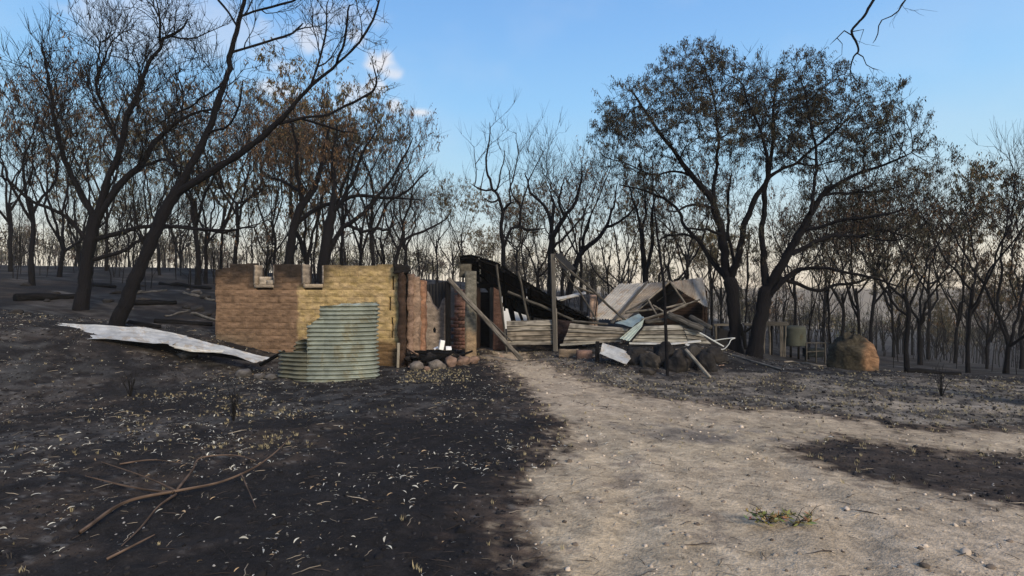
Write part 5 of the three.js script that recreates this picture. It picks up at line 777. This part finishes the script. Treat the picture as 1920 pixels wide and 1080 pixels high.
{
  const d = 17.5, R = rng(321);
  const L = [limb([[1214, 560, 8], [1211, 520, 7], [1206, 470, 6], [1202, 430, 5]], d), limb([[1211, 520, 5], [1219, 470, 4], [1222, 420, 3.2], [1228, 370, 1.6]], d, -0.5), limb([[1202, 430, 3.5], [1192, 390, 2.4], [1180, 350, 1.2]], d, 0.5), limb([[1203, 436, 3], [1210, 390, 2.2], [1206, 340, 1.1]], d, 0.2)];
  plant('twin_stemmed_tree', 'twin stemmed dark tree behind the corrugated slope', growTree(L, lobes([[1180, 360, 40, 50, 0.4, 1], [1215, 350, 40, 50, 0, 1], [1240, 400, 40, 40, -0.3, 0.9, 0.6]], d, R, 15), { ...OPT, seed: 321, step: 0.16, kill: 0.26, reach: 2.2, tip: 0.005, twigs: 3, twigLen: 0.45, twigUp: 0.8, leaves: 4, leafy: () => 0.25, leafCol: brown, leafLen: 0.13, leafWid: 0.02 }), onGround(1214, d));
}
// the slender sapling before the heap
{
  const d = 10.5, R = rng(322);
  const L = [limb([[1252, 716, 4], [1250, 660, 3.6], [1247, 600, 3.2], [1245, 540, 3], [1238, 480, 2.4], [1230, 420, 1.8], [1224, 350, 1.2], [1222, 290, 0.7]], d), limb([[1243, 520, 1.6], [1262, 480, 1.3], [1275, 440, 0.8]], d, -0.3), limb([[1236, 470, 1.3], [1215, 440, 1], [1205, 400, 0.6]], d, 0.3)];
  plant('slender_sapling', 'slender black sapling stem standing before the fallen weatherboards', growTree(L, lobes([[1225, 340, 28, 50, 0, 0.4], [1270, 440, 20, 30, -0.2, 0.3], [1205, 400, 18, 30, 0.2, 0.3]], d, R, 60), { ...OPT, spurs: 0.16, spurLen: 0.5, crook: 0.03, seed: 322, step: 0.1, kill: 0.16, reach: 1.5, tip: 0.003, twigs: 2, twigLen: 0.22, twigUp: 0.7 }), onGround(1252, d));
}
// a limb hanging into the sky from a tree standing right of the view
{
  const d = 7, R = rng(323);
  const L = [limb([[2230, 800, 40], [2200, 500, 34], [2150, 200, 28], [2080, -40, 20]], d), limb([[2080, -40, 14], [1960, -160, 9], [1800, -180, 6], [1700, -90, 4], [1640, 0, 2.6], [1622, 30, 2.3], [1598, 56, 2], [1597, 64, 1.9], [1609, 88, 1.7], [1600, 105, 1.3], [1592, 130, 1]], d, -0.5), limb([[1598, 52, 1.1], [1582, 58, 1], [1568, 72, 0.9], [1556, 84, 0.6]], d, -0.7, -0.5), limb([[1611, 40, 1], [1620, 48, 1], [1614, 66, 0.9], [1609, 86, 0.7]], d, -0.3, -0.45), limb([[1608, 92, 1.2], [1617, 110, 1], [1624, 127, 0.8], [1645, 132, 0.6]], d, -0.2, -0.48), limb([[1592, 128, 0.9], [1604, 148, 0.7], [1625, 168, 0.5]], d, -0.6, -0.5), limb([[1592, 128, 0.7], [1570, 142, 0.5]], d, -0.7, -0.5), limb([[1592, 130, 0.7], [1594, 160, 0.4]], d, -0.4, -0.5), limb([[1740, -120, 2], [1720, -40, 1.5], [1692, 5, 1.3], [1680, 24, 1.2], [1650, 40, 1], [1644, 66, 0.8], [1636, 80, 0.6]], d, -0.8, -0.4), limb([[1568, 74, 0.7], [1578, 84, 0.6], [1577, 102, 0.4]], d, -0.8, -0.65), limb([[2100, 20, 12], [2150, -100, 8], [2180, -260, 4]], d, 0.8)];
  plant('overhanging_tree', 'tree with a thin bare limb hanging down against the open sky', growTree(L, lobes([[1590, 165, 26, 18, -0.5, 0.2], [1640, 140, 22, 14, -0.3, 0.2], [2150, -260, 120, 80, 0.5, 1, 0.1]], d, R, 260), { ...OPT, spurs: 0.05, spurLen: 0.2, crook: 0.02, seed: 323, step: 0.06, kill: 0.09, reach: 1, tip: 0.0022, twigs: 1, twigLen: 0.1, twigUp: -0.4, up: -0.2, wander: 0.6, minY: 3.5 }), onGround(2230, d));
}

// ------------------------------------------------------------------ woodland further off: a few kinds, many individuals
function wildTree(seed, kind) {
  const R = rng(seed), H = kind === 'pole' ? 5 + R() * 2 : 5.5 + R() * 2.5, fork = H * (0.14 + R() * 0.36), r0 = kind === 'pole' ? 0.034 : 0.045 + R() * 0.045, lean = (R() - 0.5) * 1.0;
  const L = [[[V(0, -0.3, 0), r0 * 1.35], [V(lean * 0.12, fork * 0.35, 0), r0], [V(lean * 0.4, fork * 0.7, (R() - 0.5) * 0.2), r0 * 0.92], [V(lean * 0.6, fork, (R() - 0.5) * 0.3), r0 * 0.9]]], A = [], n = kind === 'pole' ? 2 : 3 + ((R() * 3) | 0), spread = kind === 'pole' ? 0.7 : 1.5 + R() * 0.9;
  const top = L[0][3][0];
  for (let k = 0; k < n; k++) { const a = k / n * 6.283 + R() * 1.2, s = spread * (0.4 + R() * 0.8), h = H * (0.72 + R() * 0.24), e = V(top.x + Math.cos(a) * s, h, top.z + Math.sin(a) * s), m1 = top.clone().lerp(e, 0.3), m2 = top.clone().lerp(e, 0.66); m1.x += Math.cos(a) * s * 0.18 + (R() - 0.5) * 0.6; m1.z += Math.sin(a) * s * 0.18 + (R() - 0.5) * 0.5; m1.y += (R() - 0.5) * 0.5; m2.y += (R() - 0.5) * 0.3; m2.x += (R() - 0.5) * 0.9; m2.z += (R() - 0.5) * 0.9; L.push([[top.clone().setY(fork * (0.6 + 0.4 * R())), r0 * 0.62], [m1, r0 * 0.5], [m2, r0 * 0.32], [e, r0 * 0.1]]); const c = e; for (let i = 0; i < (kind === 'pole' ? 40 : 60); i++) { let x, y, z; do { x = R() * 2 - 1; y = R() * 2 - 1; z = R() * 2 - 1; } while (x * x + y * y + z * z > 1); A.push(V(c.x + x * 0.85, c.y - 0.25 + y * 1.0, c.z + z * 0.85)); if (i % 3 === 0) A.push(V(lerp(c.x, top.x, 0.4) + x * 0.8, lerp(c.y, top.y, 0.35) + y * 0.8, lerp(c.z, top.z, 0.4) + z * 0.8)); } }
  const leafy = kind === 'leaf';
  return growTree(L, A, { ...OPT, seed, step: 0.22, kill: 0.30, reach: 3, tip: 0.0056, minY: fork * 0.9, wander: 0.4, twigs: leafy ? 3 : 4, twigLen: leafy ? 0.4 : 0.6, twigUp: leafy ? 0.4 : 1.1, spurs: kind === 'pole' ? 0.25 : 0.5, spurLen: 0.9, crook: 0.13, leaves: leafy ? 13 : kind === 'mixed' ? 8 : 0, leafy: () => leafy ? 0.8 : 0.4, leafCol: leafy ? olive : brown, leafLen: 0.13, leafWid: 0.018 });
}
{
  const kinds = { bare: 'bare burnt tree of upright twigs', mixed: 'burnt tree with sparse brown leaves', leaf: 'scorched olive brown leafy tree', pole: 'thin bare pole sapling' }, where = (px, d) => (d > 36 ? 'far ' : '') + (px < 400 ? 'on the burnt slope behind the roof sheet' : px < 770 ? 'behind the mud brick wall' : px < 1000 ? 'behind the fallen black roof' : px < 1340 ? 'behind the corrugated slope and gable' : px < 1560 ? 'behind the shed frame and drum' : 'beyond the clay mound'), names = { bare: 'bare_tree', mixed: 'thin_leaved_tree', leaf: 'scorched_leafy_tree', pole: 'pole_sapling' }, protos = {}, R = rng(401);
  for (const [k, n] of [['bare', 6], ['mixed', 5], ['leaf', 4], ['pole', 4]]) { protos[k] = []; for (let i = 0; i < n; i++) { const r = wildTree(500 + i * 13 + k.length * 101, k); protos[k].push({ wood: r.wood, twig: r.twig, leaf: r.leaf }); } }
  const put = (px, d, k, s, i) => {
    const x = (px - 960) / FOCAL * d, y = height(x, -d), pr = protos[k][i % protos[k].length], t = thing(names[k], kinds[k] + ' ' + where(px, d), 'tree', V(x, y, -d), 'woodland trees ' + where(px, d));
    let up = t; for (const [nm, g, m] of [['trunk', pr.wood, mat.bark], ['crown', pr.twig, mat.twig], ['foliage', pr.leaf, mat.leafDark]]) if (g && g.attributes.position.count) { const q = new THREE.Mesh(g, m); q.name = nm; q.castShadow = q.receiveShadow = true; (nm === 'foliage' ? up : t).add(q); if (nm === 'crown') up = q; if (nm === 'foliage') q.userData.kind = 'stuff'; }
    t.rotation.y = R() * 6.283; t.scale.set(s, s * (0.92 + R() * 0.16), s);
  };
  const K = ['bare', 'mixed', 'leaf', 'pole', 'bare', 'mixed', 'pole'];
  // left hillside and behind the wall
  [[60, 19, 'mixed', 1.05], [20, 26, 'bare', 1.2], [110, 24, 'bare', 1.1], [300, 28, 'leaf', 1.1], [372, 24, 'mixed', 1.15], [386, 25, 'leaf', 1.1], [415, 30, 'bare', 1.2], [440, 23, 'mixed', 1.05], [500, 22, 'mixed', 1.05], [515, 30, 'bare', 1.2], [575, 25, 'leaf', 1.3], [590, 23, 'pole', 1.1], [640, 27, 'leaf', 1.15], [676, 24, 'bare', 1.1], [700, 26, 'mixed', 1.05], [720, 22.5, 'bare', 0.9], [760, 30, 'bare', 1.0], [785, 27, 'pole', 0.9], [820, 32, 'bare', 0.75], [850, 30, 'bare', 0.62], [275, 33, 'bare', 1.2], [200, 30, 'mixed', 1.2], [150, 34, 'leaf', 1.2], [550, 34, 'mixed', 1.3], [610, 36, 'leaf', 1.3]].forEach(([a, b, k, s], i) => put(a, b, k, s, i));
  // centre, low between the crowns
  [[868, 40, 'leaf', 0.85], [905, 45, 'leaf', 0.8], [972, 30, 'mixed', 0.75], [985, 38, 'leaf', 0.9], [1010, 24, 'bare', 0.75], [1055, 26, 'mixed', 0.95], [1090, 24, 'bare', 0.95], [1145, 22, 'pole', 1.0], [1165, 30, 'bare', 0.95], [1235, 23, 'pole', 1.05], [1262, 27, 'bare', 1.0], [1285, 21, 'mixed', 0.85], [1335, 20, 'pole', 0.9], [1352, 30, 'leaf', 0.9]].forEach(([a, b, k, s], i) => put(a, b, k, s, i));
  // right, standing lower down the slope
  [[1398, 19, 'pole', 0.9], [1470, 20, 'pole', 0.85], [1492, 27, 'mixed', 0.9], [1515, 18, 'pole', 0.8], [1556, 17, 'pole', 0.85], [1580, 28, 'mixed', 1], [1612, 18, 'bare', 0.75], [1630, 24, 'mixed', 0.95], [1675, 27, 'leaf', 0.95], [1700, 18, 'mixed', 0.8], [1725, 23, 'bare', 0.95], [1790, 26, 'leaf', 1.1], [1815, 17, 'bare', 0.85], [1850, 22, 'mixed', 1], [1885, 19, 'bare', 1.0], [1915, 25, 'leaf', 1.2], [1545, 34, 'leaf', 1.0], [1740, 33, 'mixed', 1.2]].forEach(([a, b, k, s], i) => put(a, b, k, s, i));
  for (let i = 0; i < 46; i++) { const px = -60 + 2040 * R(), d = 36 + 26 * R(), gap = Math.abs(px - 880) < 60; put(px, d, K[(R() * 7) | 0], (gap ? 0.45 : 0.8) + R() * (gap ? 0.2 : 0.4), i); }
}
// far woods: one soft mass of crowns and stems
{
  const R = rng(601), b = new Build(), w = new Build();
  for (let i = 0; i < 520; i++) {
    const px = -200 + 2320 * R(), d = 58 + 80 * R(), x = (px - 960) / FOCAL * d, y = height(x, -d), h = 3.2 + 4.2 * R() * R() + R(), tone = [0.085 + R() * 0.03, 0.075 + R() * 0.02, 0.05 + R() * 0.012], nl = 2 + ((R() * 4) | 0), bare = R() < 0.35;
    const fork = V(x + (R() - 0.5) * 0.5, y + h * (0.25 + R() * 0.25), -d); w.tube([V(x, y - 0.3, -d), fork], [0.09, 0.07], 4, false);
    for (let l = 0; l < nl; l++) {
      const c = V(fork.x + (R() - 0.5) * h * 0.55, y + h * (0.55 + R() * 0.45), -d + (R() - 0.5) * h * 0.5), r = 0.5 + R() * 0.8; w.tube([fork, fork.clone().lerp(c, 0.5).add(V((R() - 0.5) * 0.5, 0, 0)), c], [0.05, 0.035, 0.015], 3, false);
      for (let k = 0; k < 7; k++) { const e = c.clone().add(V((R() - 0.5) * 1.6, (R() - 0.2) * 1.3, (R() - 0.5) * 1.2)), f = fork.clone().lerp(c, 0.5 + R() * 0.5); w.tube([f, e], [0.018, 0.008], 3, false); }
      if (!bare) for (let k = 0; k < 55; k++) { let a, q, e; do { a = R() * 2 - 1; q = R() * 2 - 1; e = R() * 2 - 1; } while (a * a + q * q + e * e > 1); const m = 0.7 + R() * 0.6, dir = V(R() - 0.5, R() - 0.6, R() - 0.5).normalize(), s = V(R() - 0.5, 0.1, R() - 0.5).cross(dir).normalize(); b.blade(V(c.x + a * r, c.y + q * r * 0.75, c.z + e * r), dir, s, 0.18 + R() * 0.2, 0.045 + R() * 0.05, tone.map(v => v * m)); }
    }
  }
  for (let k = 0; k < w.p.length / 3; k++) w.c.push(0.03, 0.027, 0.025);
  const g = mergeGeometries([b.geo(), w.geo()]), m = new THREE.Mesh(g, mat.leafDark); m.name = 'far_woods'; m.userData = { kind: 'stuff', label: 'far scorched woodland along the horizon', category: 'woodland' }; scene.add(shade(m));
}
// burnt scrub between the trees: thin stems past counting
{
  const R = rng(611), w = new Build();
  for (let i = 0; i < 900; i++) {
    const px = -120 + 2160 * R(), d = 19 + 32 * Math.pow(R(), 0.8); if (px > 800 && px < 915 && R() < 0.6) continue; const x = (px - 960) / FOCAL * d, y = height(x, -d), h = 1.6 + 2.8 * R(), lean = (R() - 0.5) * 1.2, pts = [], n = 5; for (let k = 0; k <= n; k++) pts.push(V(x + lean * (k / n) ** 1.5 + (R() - 0.5) * 0.14, y - 0.1 + h * k / n, -d + (R() - 0.5) * 0.14)); const r = 0.011 + R() * 0.012; w.tube(pts, pts.map((_, k) => r * (1 - 0.75 * k / n)), 3, false);
    for (let k = 0; k < 9; k++) { const t = 1 + R() * (n - 1.01), q = Math.floor(t), o = pts[q].clone().lerp(pts[q + 1], t - q), L = 0.3 + R() * 0.8, v = V((R() - 0.5) * 1.5, 0.4 + R(), (R() - 0.5) * 1.5).normalize(), m = o.clone().addScaledVector(v, L * 0.5); v.y += 0.3; w.tube([o, m, m.clone().addScaledVector(v.normalize(), L * 0.5)], [r * 0.45, r * 0.35, r * 0.2], 3, false); }
  }
  const m = new THREE.Mesh(w.geo(), mat.twig); m.name = 'burnt_scrub'; m.userData = { kind: 'stuff', label: 'tangle of thin burnt scrub stems between the trees', category: 'scrub' }; scene.add(shade(m));
}
// ------------------------------------------------------------------ litter: leaves, stubble, cinders, sticks
const Mx = new THREE.Matrix4(), Qx = new THREE.Quaternion(), Ex = new THREE.Euler(), Sx = V(1, 1, 1);
function scatter(name, label, category, geo, m, n, fn) {
  const im = new THREE.InstancedMesh(geo, m, n); im.name = name; im.userData = { kind: 'stuff', label, category }; let k = 0; const c = new THREE.Color();
  for (let i = 0; i < n; i++) { const r = fn(i); if (!r) continue; Qx.setFromEuler(Ex.set(r.rx ?? 0, r.ry ?? 0, r.rz ?? 0)); Mx.compose(V(r.x, r.y, r.z), Qx, V(r.s * (r.sx ?? 1), r.s * (r.sy ?? 1), r.s * (r.wz ?? 1))); im.setMatrixAt(k, Mx); im.setColorAt(k, c.setRGB(...r.c)); k++; }
  im.count = k; im.castShadow = im.receiveShadow = true; scene.add(im); return im;
}
const spot = R => { const d = 2.4 + 11.5 * Math.pow(R(), 0.8), x = (R() * 2 - 1) * (1.0 * d + 0.8); return [x, -d]; };
{
  const R = rng(701), b = new Build();   // a curled gum leaf one metre long, scaled down
  const pts = [[0, 0, 0], [0.25, 0.09, 0.1], [0.5, 0.13, 0.12], [0.75, 0.09, 0.1], [1, 0, 0.02]]; for (const [x, w, y] of pts) for (const s of [-1, 1]) { b.p.push(x - 0.5, y + 0.03 * s, s * w + 0.12 * Math.sin(x * 3)); b.uv.push(x, s); } for (let k = 0; k < 4; k++) b.i.push(k * 2, k * 2 + 1, k * 2 + 2, k * 2 + 1, k * 2 + 3, k * 2 + 2);
  const leafGeo = b.geo();
  scatter('leaf_litter', 'pale fallen gum leaves scattered over the burnt ground', 'leaves', leafGeo, M([1, 1, 1], 0.85), 70000, () => {
    const [x, z] = spot(R), d = Math.hypot(x, z), tr = trackAmount(x, z), cl = fbm2(x * 1.1 + 4, z * 1.1, 3, 705), fine = fbm2(x * 4.2, z * 4.2, 3, 706); let p = smooth(0.46, 0.66, cl) * smooth(0.44, 0.6, fine) * 1.0 + 0.05; p *= lerp(1, 0.05, smooth(0.2, 0.8, tr)); if (x > 2.2) p *= 0.4; if (R() > p) return null;
    const t = 0.6 + R() * 0.6, tan = R() < 0.25; return { x, y: height(x, z) + 0.008, z, ry: R() * 6.28, rx: (R() - 0.5) * 0.9, rz: (R() - 0.5) * 0.7, s: 0.016 + 0.045 * Math.pow(R(), 3), wz: 0.6 + R() * 0.5, c: (tan ? [0.38, 0.27, 0.16] : [0.47, 0.45, 0.385]).map(v => v * t) };
  });
  const tuft = new Build(), R2 = rng(702); for (let k = 0; k < 9; k++) { const a = R2() * 6.28, e = V(Math.cos(a) * (0.2 + R2() * 0.5), 1, Math.sin(a) * (0.2 + R2() * 0.5)).normalize(); tuft.blade(V((R2() - 0.5) * 0.5, -0.1, (R2() - 0.5) * 0.5), e, V(-Math.sin(a), 0, Math.cos(a)), 0.6 + R2() * 0.6, 0.05, [1, 1, 1]); }
  const tg = tuft.geo(); tg.deleteAttribute('color');
  const warm = poly([[770, 702], [870, 700], [880, 716], [760, 722]]), warm2 = poly([[250, 740], [560, 745], [560, 860], [240, 850]]);
  scatter('dry_stubble', 'short dry grass stubble along the track and by the stones', 'grass', tg, M([1, 1, 1], 0.9), 52000, () => {
    const [x, z] = spot(R), tr = trackAmount(x, z), cl = fbm2(x * 1.6 + 8, z * 1.6, 3, 711), e = Math.max(smooth(-0.2, 0.1, sdist(warm, x, z)), 0.5 * smooth(-0.3, 0.2, sdist(warm2, x, z)) * smooth(0.45, 0.6, cl)), gv = smooth(-0.2, 0.2, sdist(greyVerge, x, z)), edge = smooth(0.02, 0.2, tr) * smooth(0.75, 0.3, tr) * smooth(3.5, 6.5, -z); const p = Math.max(e * 0.9, gv * 0.7 * smooth(0.3, 0.5, cl), edge * 0.5, z < -5.5 ? 0.03 : 0.006); if (R() > p) return null;
    const t = 0.5 + R() * 0.8, burnt = R() < (e > 0.3 ? 0.2 : 0.55); return { x, y: height(x, z) + 0.002, z, ry: R() * 6.28, s: 0.018 + R() * 0.032, c: (burnt ? [0.06, 0.052, 0.045] : [0.40, 0.335, 0.20]).map(v => v * t) };
  });
  let ig = new THREE.IcosahedronGeometry(1, 1); ig.deleteAttribute('normal'); ig.deleteAttribute('uv'); ig = mergeVertices(ig); { const p = ig.attributes.position; for (let k = 0; k < p.count; k++) { const m = 0.75 + 0.5 * hsh(k, 3, 9); p.setXYZ(k, p.getX(k) * m, p.getY(k) * m * 0.7, p.getZ(k) * m); } ig.computeVertexNormals(); }
  scatter('cinders', 'crumbs of charcoal and clods on the burnt ground', 'cinders', ig, M([1, 1, 1], 0.95), 26000, () => { const [x, z] = spot(R), tr = trackAmount(x, z); if (R() > lerp(0.9, 0.22, smooth(0.2, 0.8, tr))) return null; const t = 0.5 + R(), ash = R() < 0.1; return { x, y: height(x, z), z, ry: R() * 6.28, rx: R(), s: ash ? 0.004 + 0.005 * R() : 0.005 + 0.016 * R() * R() + (R() < 0.02 ? 0.016 : 0), c: (ash ? [0.2, 0.19, 0.18] : tr > 0.5 ? (R() < 0.5 ? [0.14, 0.11, 0.085] : [0.42, 0.34, 0.26]) : [0.018, 0.017, 0.018]).map(v => v * t) }; });
  const tw = new Build().tube([V(-0.5, 0, 0), V(-0.1, 0.02, 0.05), V(0.2, 0.03, -0.02), V(0.5, 0, 0.06)], [0.016, 0.02, 0.016, 0.008], 4, false).geo();
  scatter('twig_litter', 'small sticks and bark bits strewn over track and burnt ground', 'twigs', tw, M([1, 1, 1], 0.9), 3600, () => { const [x, z] = spot(R), t = 0.5 + R(), pale = R() < 0.3; return { x, y: height(x, z) + 0.006, z, ry: R() * 6.28, rz: (R() - 0.5) * 0.2, s: 0.05 + 0.16 * R() * R(), c: (pale ? [0.3, 0.25, 0.19] : [0.055, 0.043, 0.036]).map(v => v * t) }; });
}
{
  const R = rng(771), sh = new THREE.BoxGeometry(1, 0.12, 0.3);
  scatter('debris_scatter', 'broken bits of board and plaster strewn at the foot of the ruin', 'debris', sh, M([1, 1, 1], 0.9), 900, () => { const px = 740 + R() * 640, d = 10.9 + R() * 3.4; if (px > 890 && px < 1045 && R() < 0.85) return null; const p = onGround(px, d), k = R(), t = 0.5 + R() * 0.8; return { x: p.x, y: p.y + 0.01, z: p.z, ry: R() * 6.28, rx: (R() - 0.5) * 0.7, rz: (R() - 0.5) * 0.7, s: 0.03 + 0.13 * R() * R() * R(), sx: 0.7 + R() * 1.2, c: (k < 0.5 ? [0.03, 0.027, 0.026] : k < 0.75 ? [0.2, 0.165, 0.13] : k < 0.92 ? [0.3, 0.2, 0.15] : [0.5, 0.48, 0.44]).map(v => v * t) }; });
}
// sticks, logs and shrubs one can count
const gp = (px, py, lift = 0) => { const [x, z] = flat(px, py); return V(x, height(x, z) + lift, z); };
{
  const t = thing('fallen_branch', 'bare brown branch lying on the burnt ground in the foreground', 'branch', gp(330, 950));
  const br = (pts, r) => part(t, 'limb', curvePole(pts.map(([x, y, l]) => gp(x, y, l)), [r, r * 0.35], 6, pts[0][0] + 9), mat.fallen);
  br([[150, 1010, 0.05], [240, 955, 0.05], [330, 940, 0.06], [410, 920, 0.06], [470, 900, 0.08], [520, 868, 0.1], [545, 845, 0.12]], 0.014); br([[330, 940, 0.06], [300, 925, 0.08], [262, 912, 0.1], [190, 890, 0.12]], 0.009); br([[325, 942, 0.06], [280, 928, 0.05], [227, 917, 0.05], [160, 905, 0.06]], 0.012); br([[332, 938, 0.06], [360, 905, 0.1], [378, 884, 0.12], [440, 882, 0.14], [480, 890, 0.12]], 0.011); br([[330, 944, 0.05], [300, 965, 0.05], [262, 1000, 0.04], [228, 1035, 0.03]], 0.010); br([[200, 1060, 0.04], [262, 1035, 0.05], [290, 1020, 0.06]], 0.010); br([[225, 872, 0.03], [280, 869, 0.04], [340, 877, 0.03]], 0.009); br([[452, 905, 0.07], [470, 940, 0.04], [480, 960, 0.02]], 0.006);
}
{
  const R = rng(731), c = gp(1470, 985), t = thing('leafy_twig', 'withered leafy sprig lying on the sandy track', 'sprig', c), leaves = new Build(), stems = new Build();
  for (let k = 0; k < 9; k++) { const a = -0.5 + R() * 1.0 + (k % 2 ? Math.PI : 0), L = 0.09 + R() * 0.11, s = V(c.x + (R() - 0.5) * 0.22, c.y + 0.02, c.z + (R() - 0.5) * 0.08), e = s.clone().add(V(Math.cos(a) * L, 0.02 + R() * 0.07, Math.sin(a) * L * 0.5)); stems.tube([s, s.clone().lerp(e, 0.5).add(V(0, 0.02, 0)), e], [0.003, 0.0025, 0.0015], 4, false); for (let q = 0; q < 26; q++) { const p = s.clone().lerp(e, R()); p.y += 0.005; const d = V(R() - 0.5, -0.1 + R() * 0.5, R() - 0.5).normalize(); leaves.blade(p, d, V(R() - 0.5, 0.3, R() - 0.5).cross(d).normalize(), 0.03 + R() * 0.04, 0.005 + R() * 0.004, [[0.21, 0.17, 0.07], [0.16, 0.15, 0.06], [0.26, 0.2, 0.1]][(R() * 3) | 0].map(v => v * (0.6 + R() * 0.7))); } }
  for (const dx of [-0.15, 0.12, 0.2]) { const s = V(c.x + dx * 0.6, c.y + 0.02, c.z), e = V(c.x + dx * 1.5, c.y + 0.11 + R() * 0.04, c.z - 0.05); stems.tube([s, s.clone().lerp(e, 0.6).add(V(0, 0.03, 0)), e], [0.003, 0.002, 0.001], 4, false); }
  part(t, 'stems', stems.geo(), mat.twig); part(t, 'leaves', leaves.geo(), mat.leafDark, 'stuff');
}
{
  const R = rng(741);
  for (const [px, py, h, label] of [[438, 790, 0.36, 'small burnt shrub of thin upright stems among pale leaves'], [245, 745, 0.3, 'tiny brown burnt shrub uphill from the fallen branch'], [1765, 745, 0.4, 'burnt shrub of thin stems beyond the pale wheel tracks']]) { const c = gp(px, py), b = new Build(); for (let k = 0; k < 11; k++) { const a = R() * 6.28, s = (0.1 + R() * 0.35) * h, m = V(c.x + Math.cos(a) * s * 0.4, c.y + h * 0.5 * (0.6 + R() * 0.5), c.z + Math.sin(a) * s * 0.4), e = V(c.x + Math.cos(a) * s, c.y + h * (0.6 + R() * 0.5), c.z + Math.sin(a) * s); b.tube([V(c.x, c.y - 0.03, c.z), m, e], [0.006, 0.004, 0.002], 4, false); for (let q = 0; q < 3; q++) { const o = m.clone().lerp(e, R()); b.tube([o, o.clone().add(V((R() - 0.5) * 0.12, 0.05 + R() * 0.08, (R() - 0.5) * 0.12))], [0.0028, 0.0012], 3, false); } } solo('burnt_shrub', b.geo(), mat.twig, label, 'shrub'); }
  // logs and boughs on the left slope
  const onSlope = (px, d, l) => onGround(px, d, l);
  [[[235, 16.5], [330, 17.5], 0.09, 'charred'], [[290, 14.2], [398, 14.6], 0.07, 'charred'], [[345, 20], [402, 19], 0.05, 'pale'], [[30, 15.5], [150, 17], 0.12, 'charred'], [[255, 19], [312, 20.5], 0.05, 'pale'], [[300, 23], [395, 22], 0.08, 'charred'], [[360, 16.2], [404, 15.4], 0.04, 'pale'], [[310, 15.4], [352, 16.6], 0.03, 'pale'], [[150, 21], [215, 20], 0.09, 'charred'], [[240, 13.4], [300, 13.2], 0.06, 'charred'], [[1700, 12.6], [1800, 13.2], 0.06, 'charred'], [[1560, 13.6], [1470, 13.0], 0.025, 'pale']].forEach(([a, b, r, k], i) => solo(k === 'pale' ? 'ash_grey_bough' : 'charred_log', pole(onSlope(...a, r * 0.6), onSlope(...b, r * 0.6), r, r * 0.7, 80 + i, 9, 0.04), k === 'pale' ? mat.greyWood : mat.char, i >= 10 ? (k === 'pale' ? 'thin pale bough lying left of the clay mound' : 'black log lying beyond the clay mound') : k === 'pale' ? 'pale ash grey bough lying on the burnt slope' : 'black log lying on the burnt slope behind the roof sheet', k === 'pale' ? 'bough' : 'log', i >= 10 ? undefined : 'fallen wood on the burnt slope'));
  // scorched stones and clods on the slope
  for (let k = 0; k < 26; k++) { const px = -20 + R() * 420, d = 12.6 + R() * 10, p = onGround(px, d), r = 0.08 + R() * 0.16; solo('slope_stone', rockGeo(p.clone().setY(p.y + r * 0.2), r, r * 0.6, r * 0.8, 800 + k, 2, 0.35, R() < 0.3 ? [0.16, 0.15, 0.145] : [0.045, 0.042, 0.042]), mat.rock, 'scorched stone on the burnt slope behind the roof sheet', 'stone', 'stones on the burnt slope'); }
}

renderer.render(scene, camera);
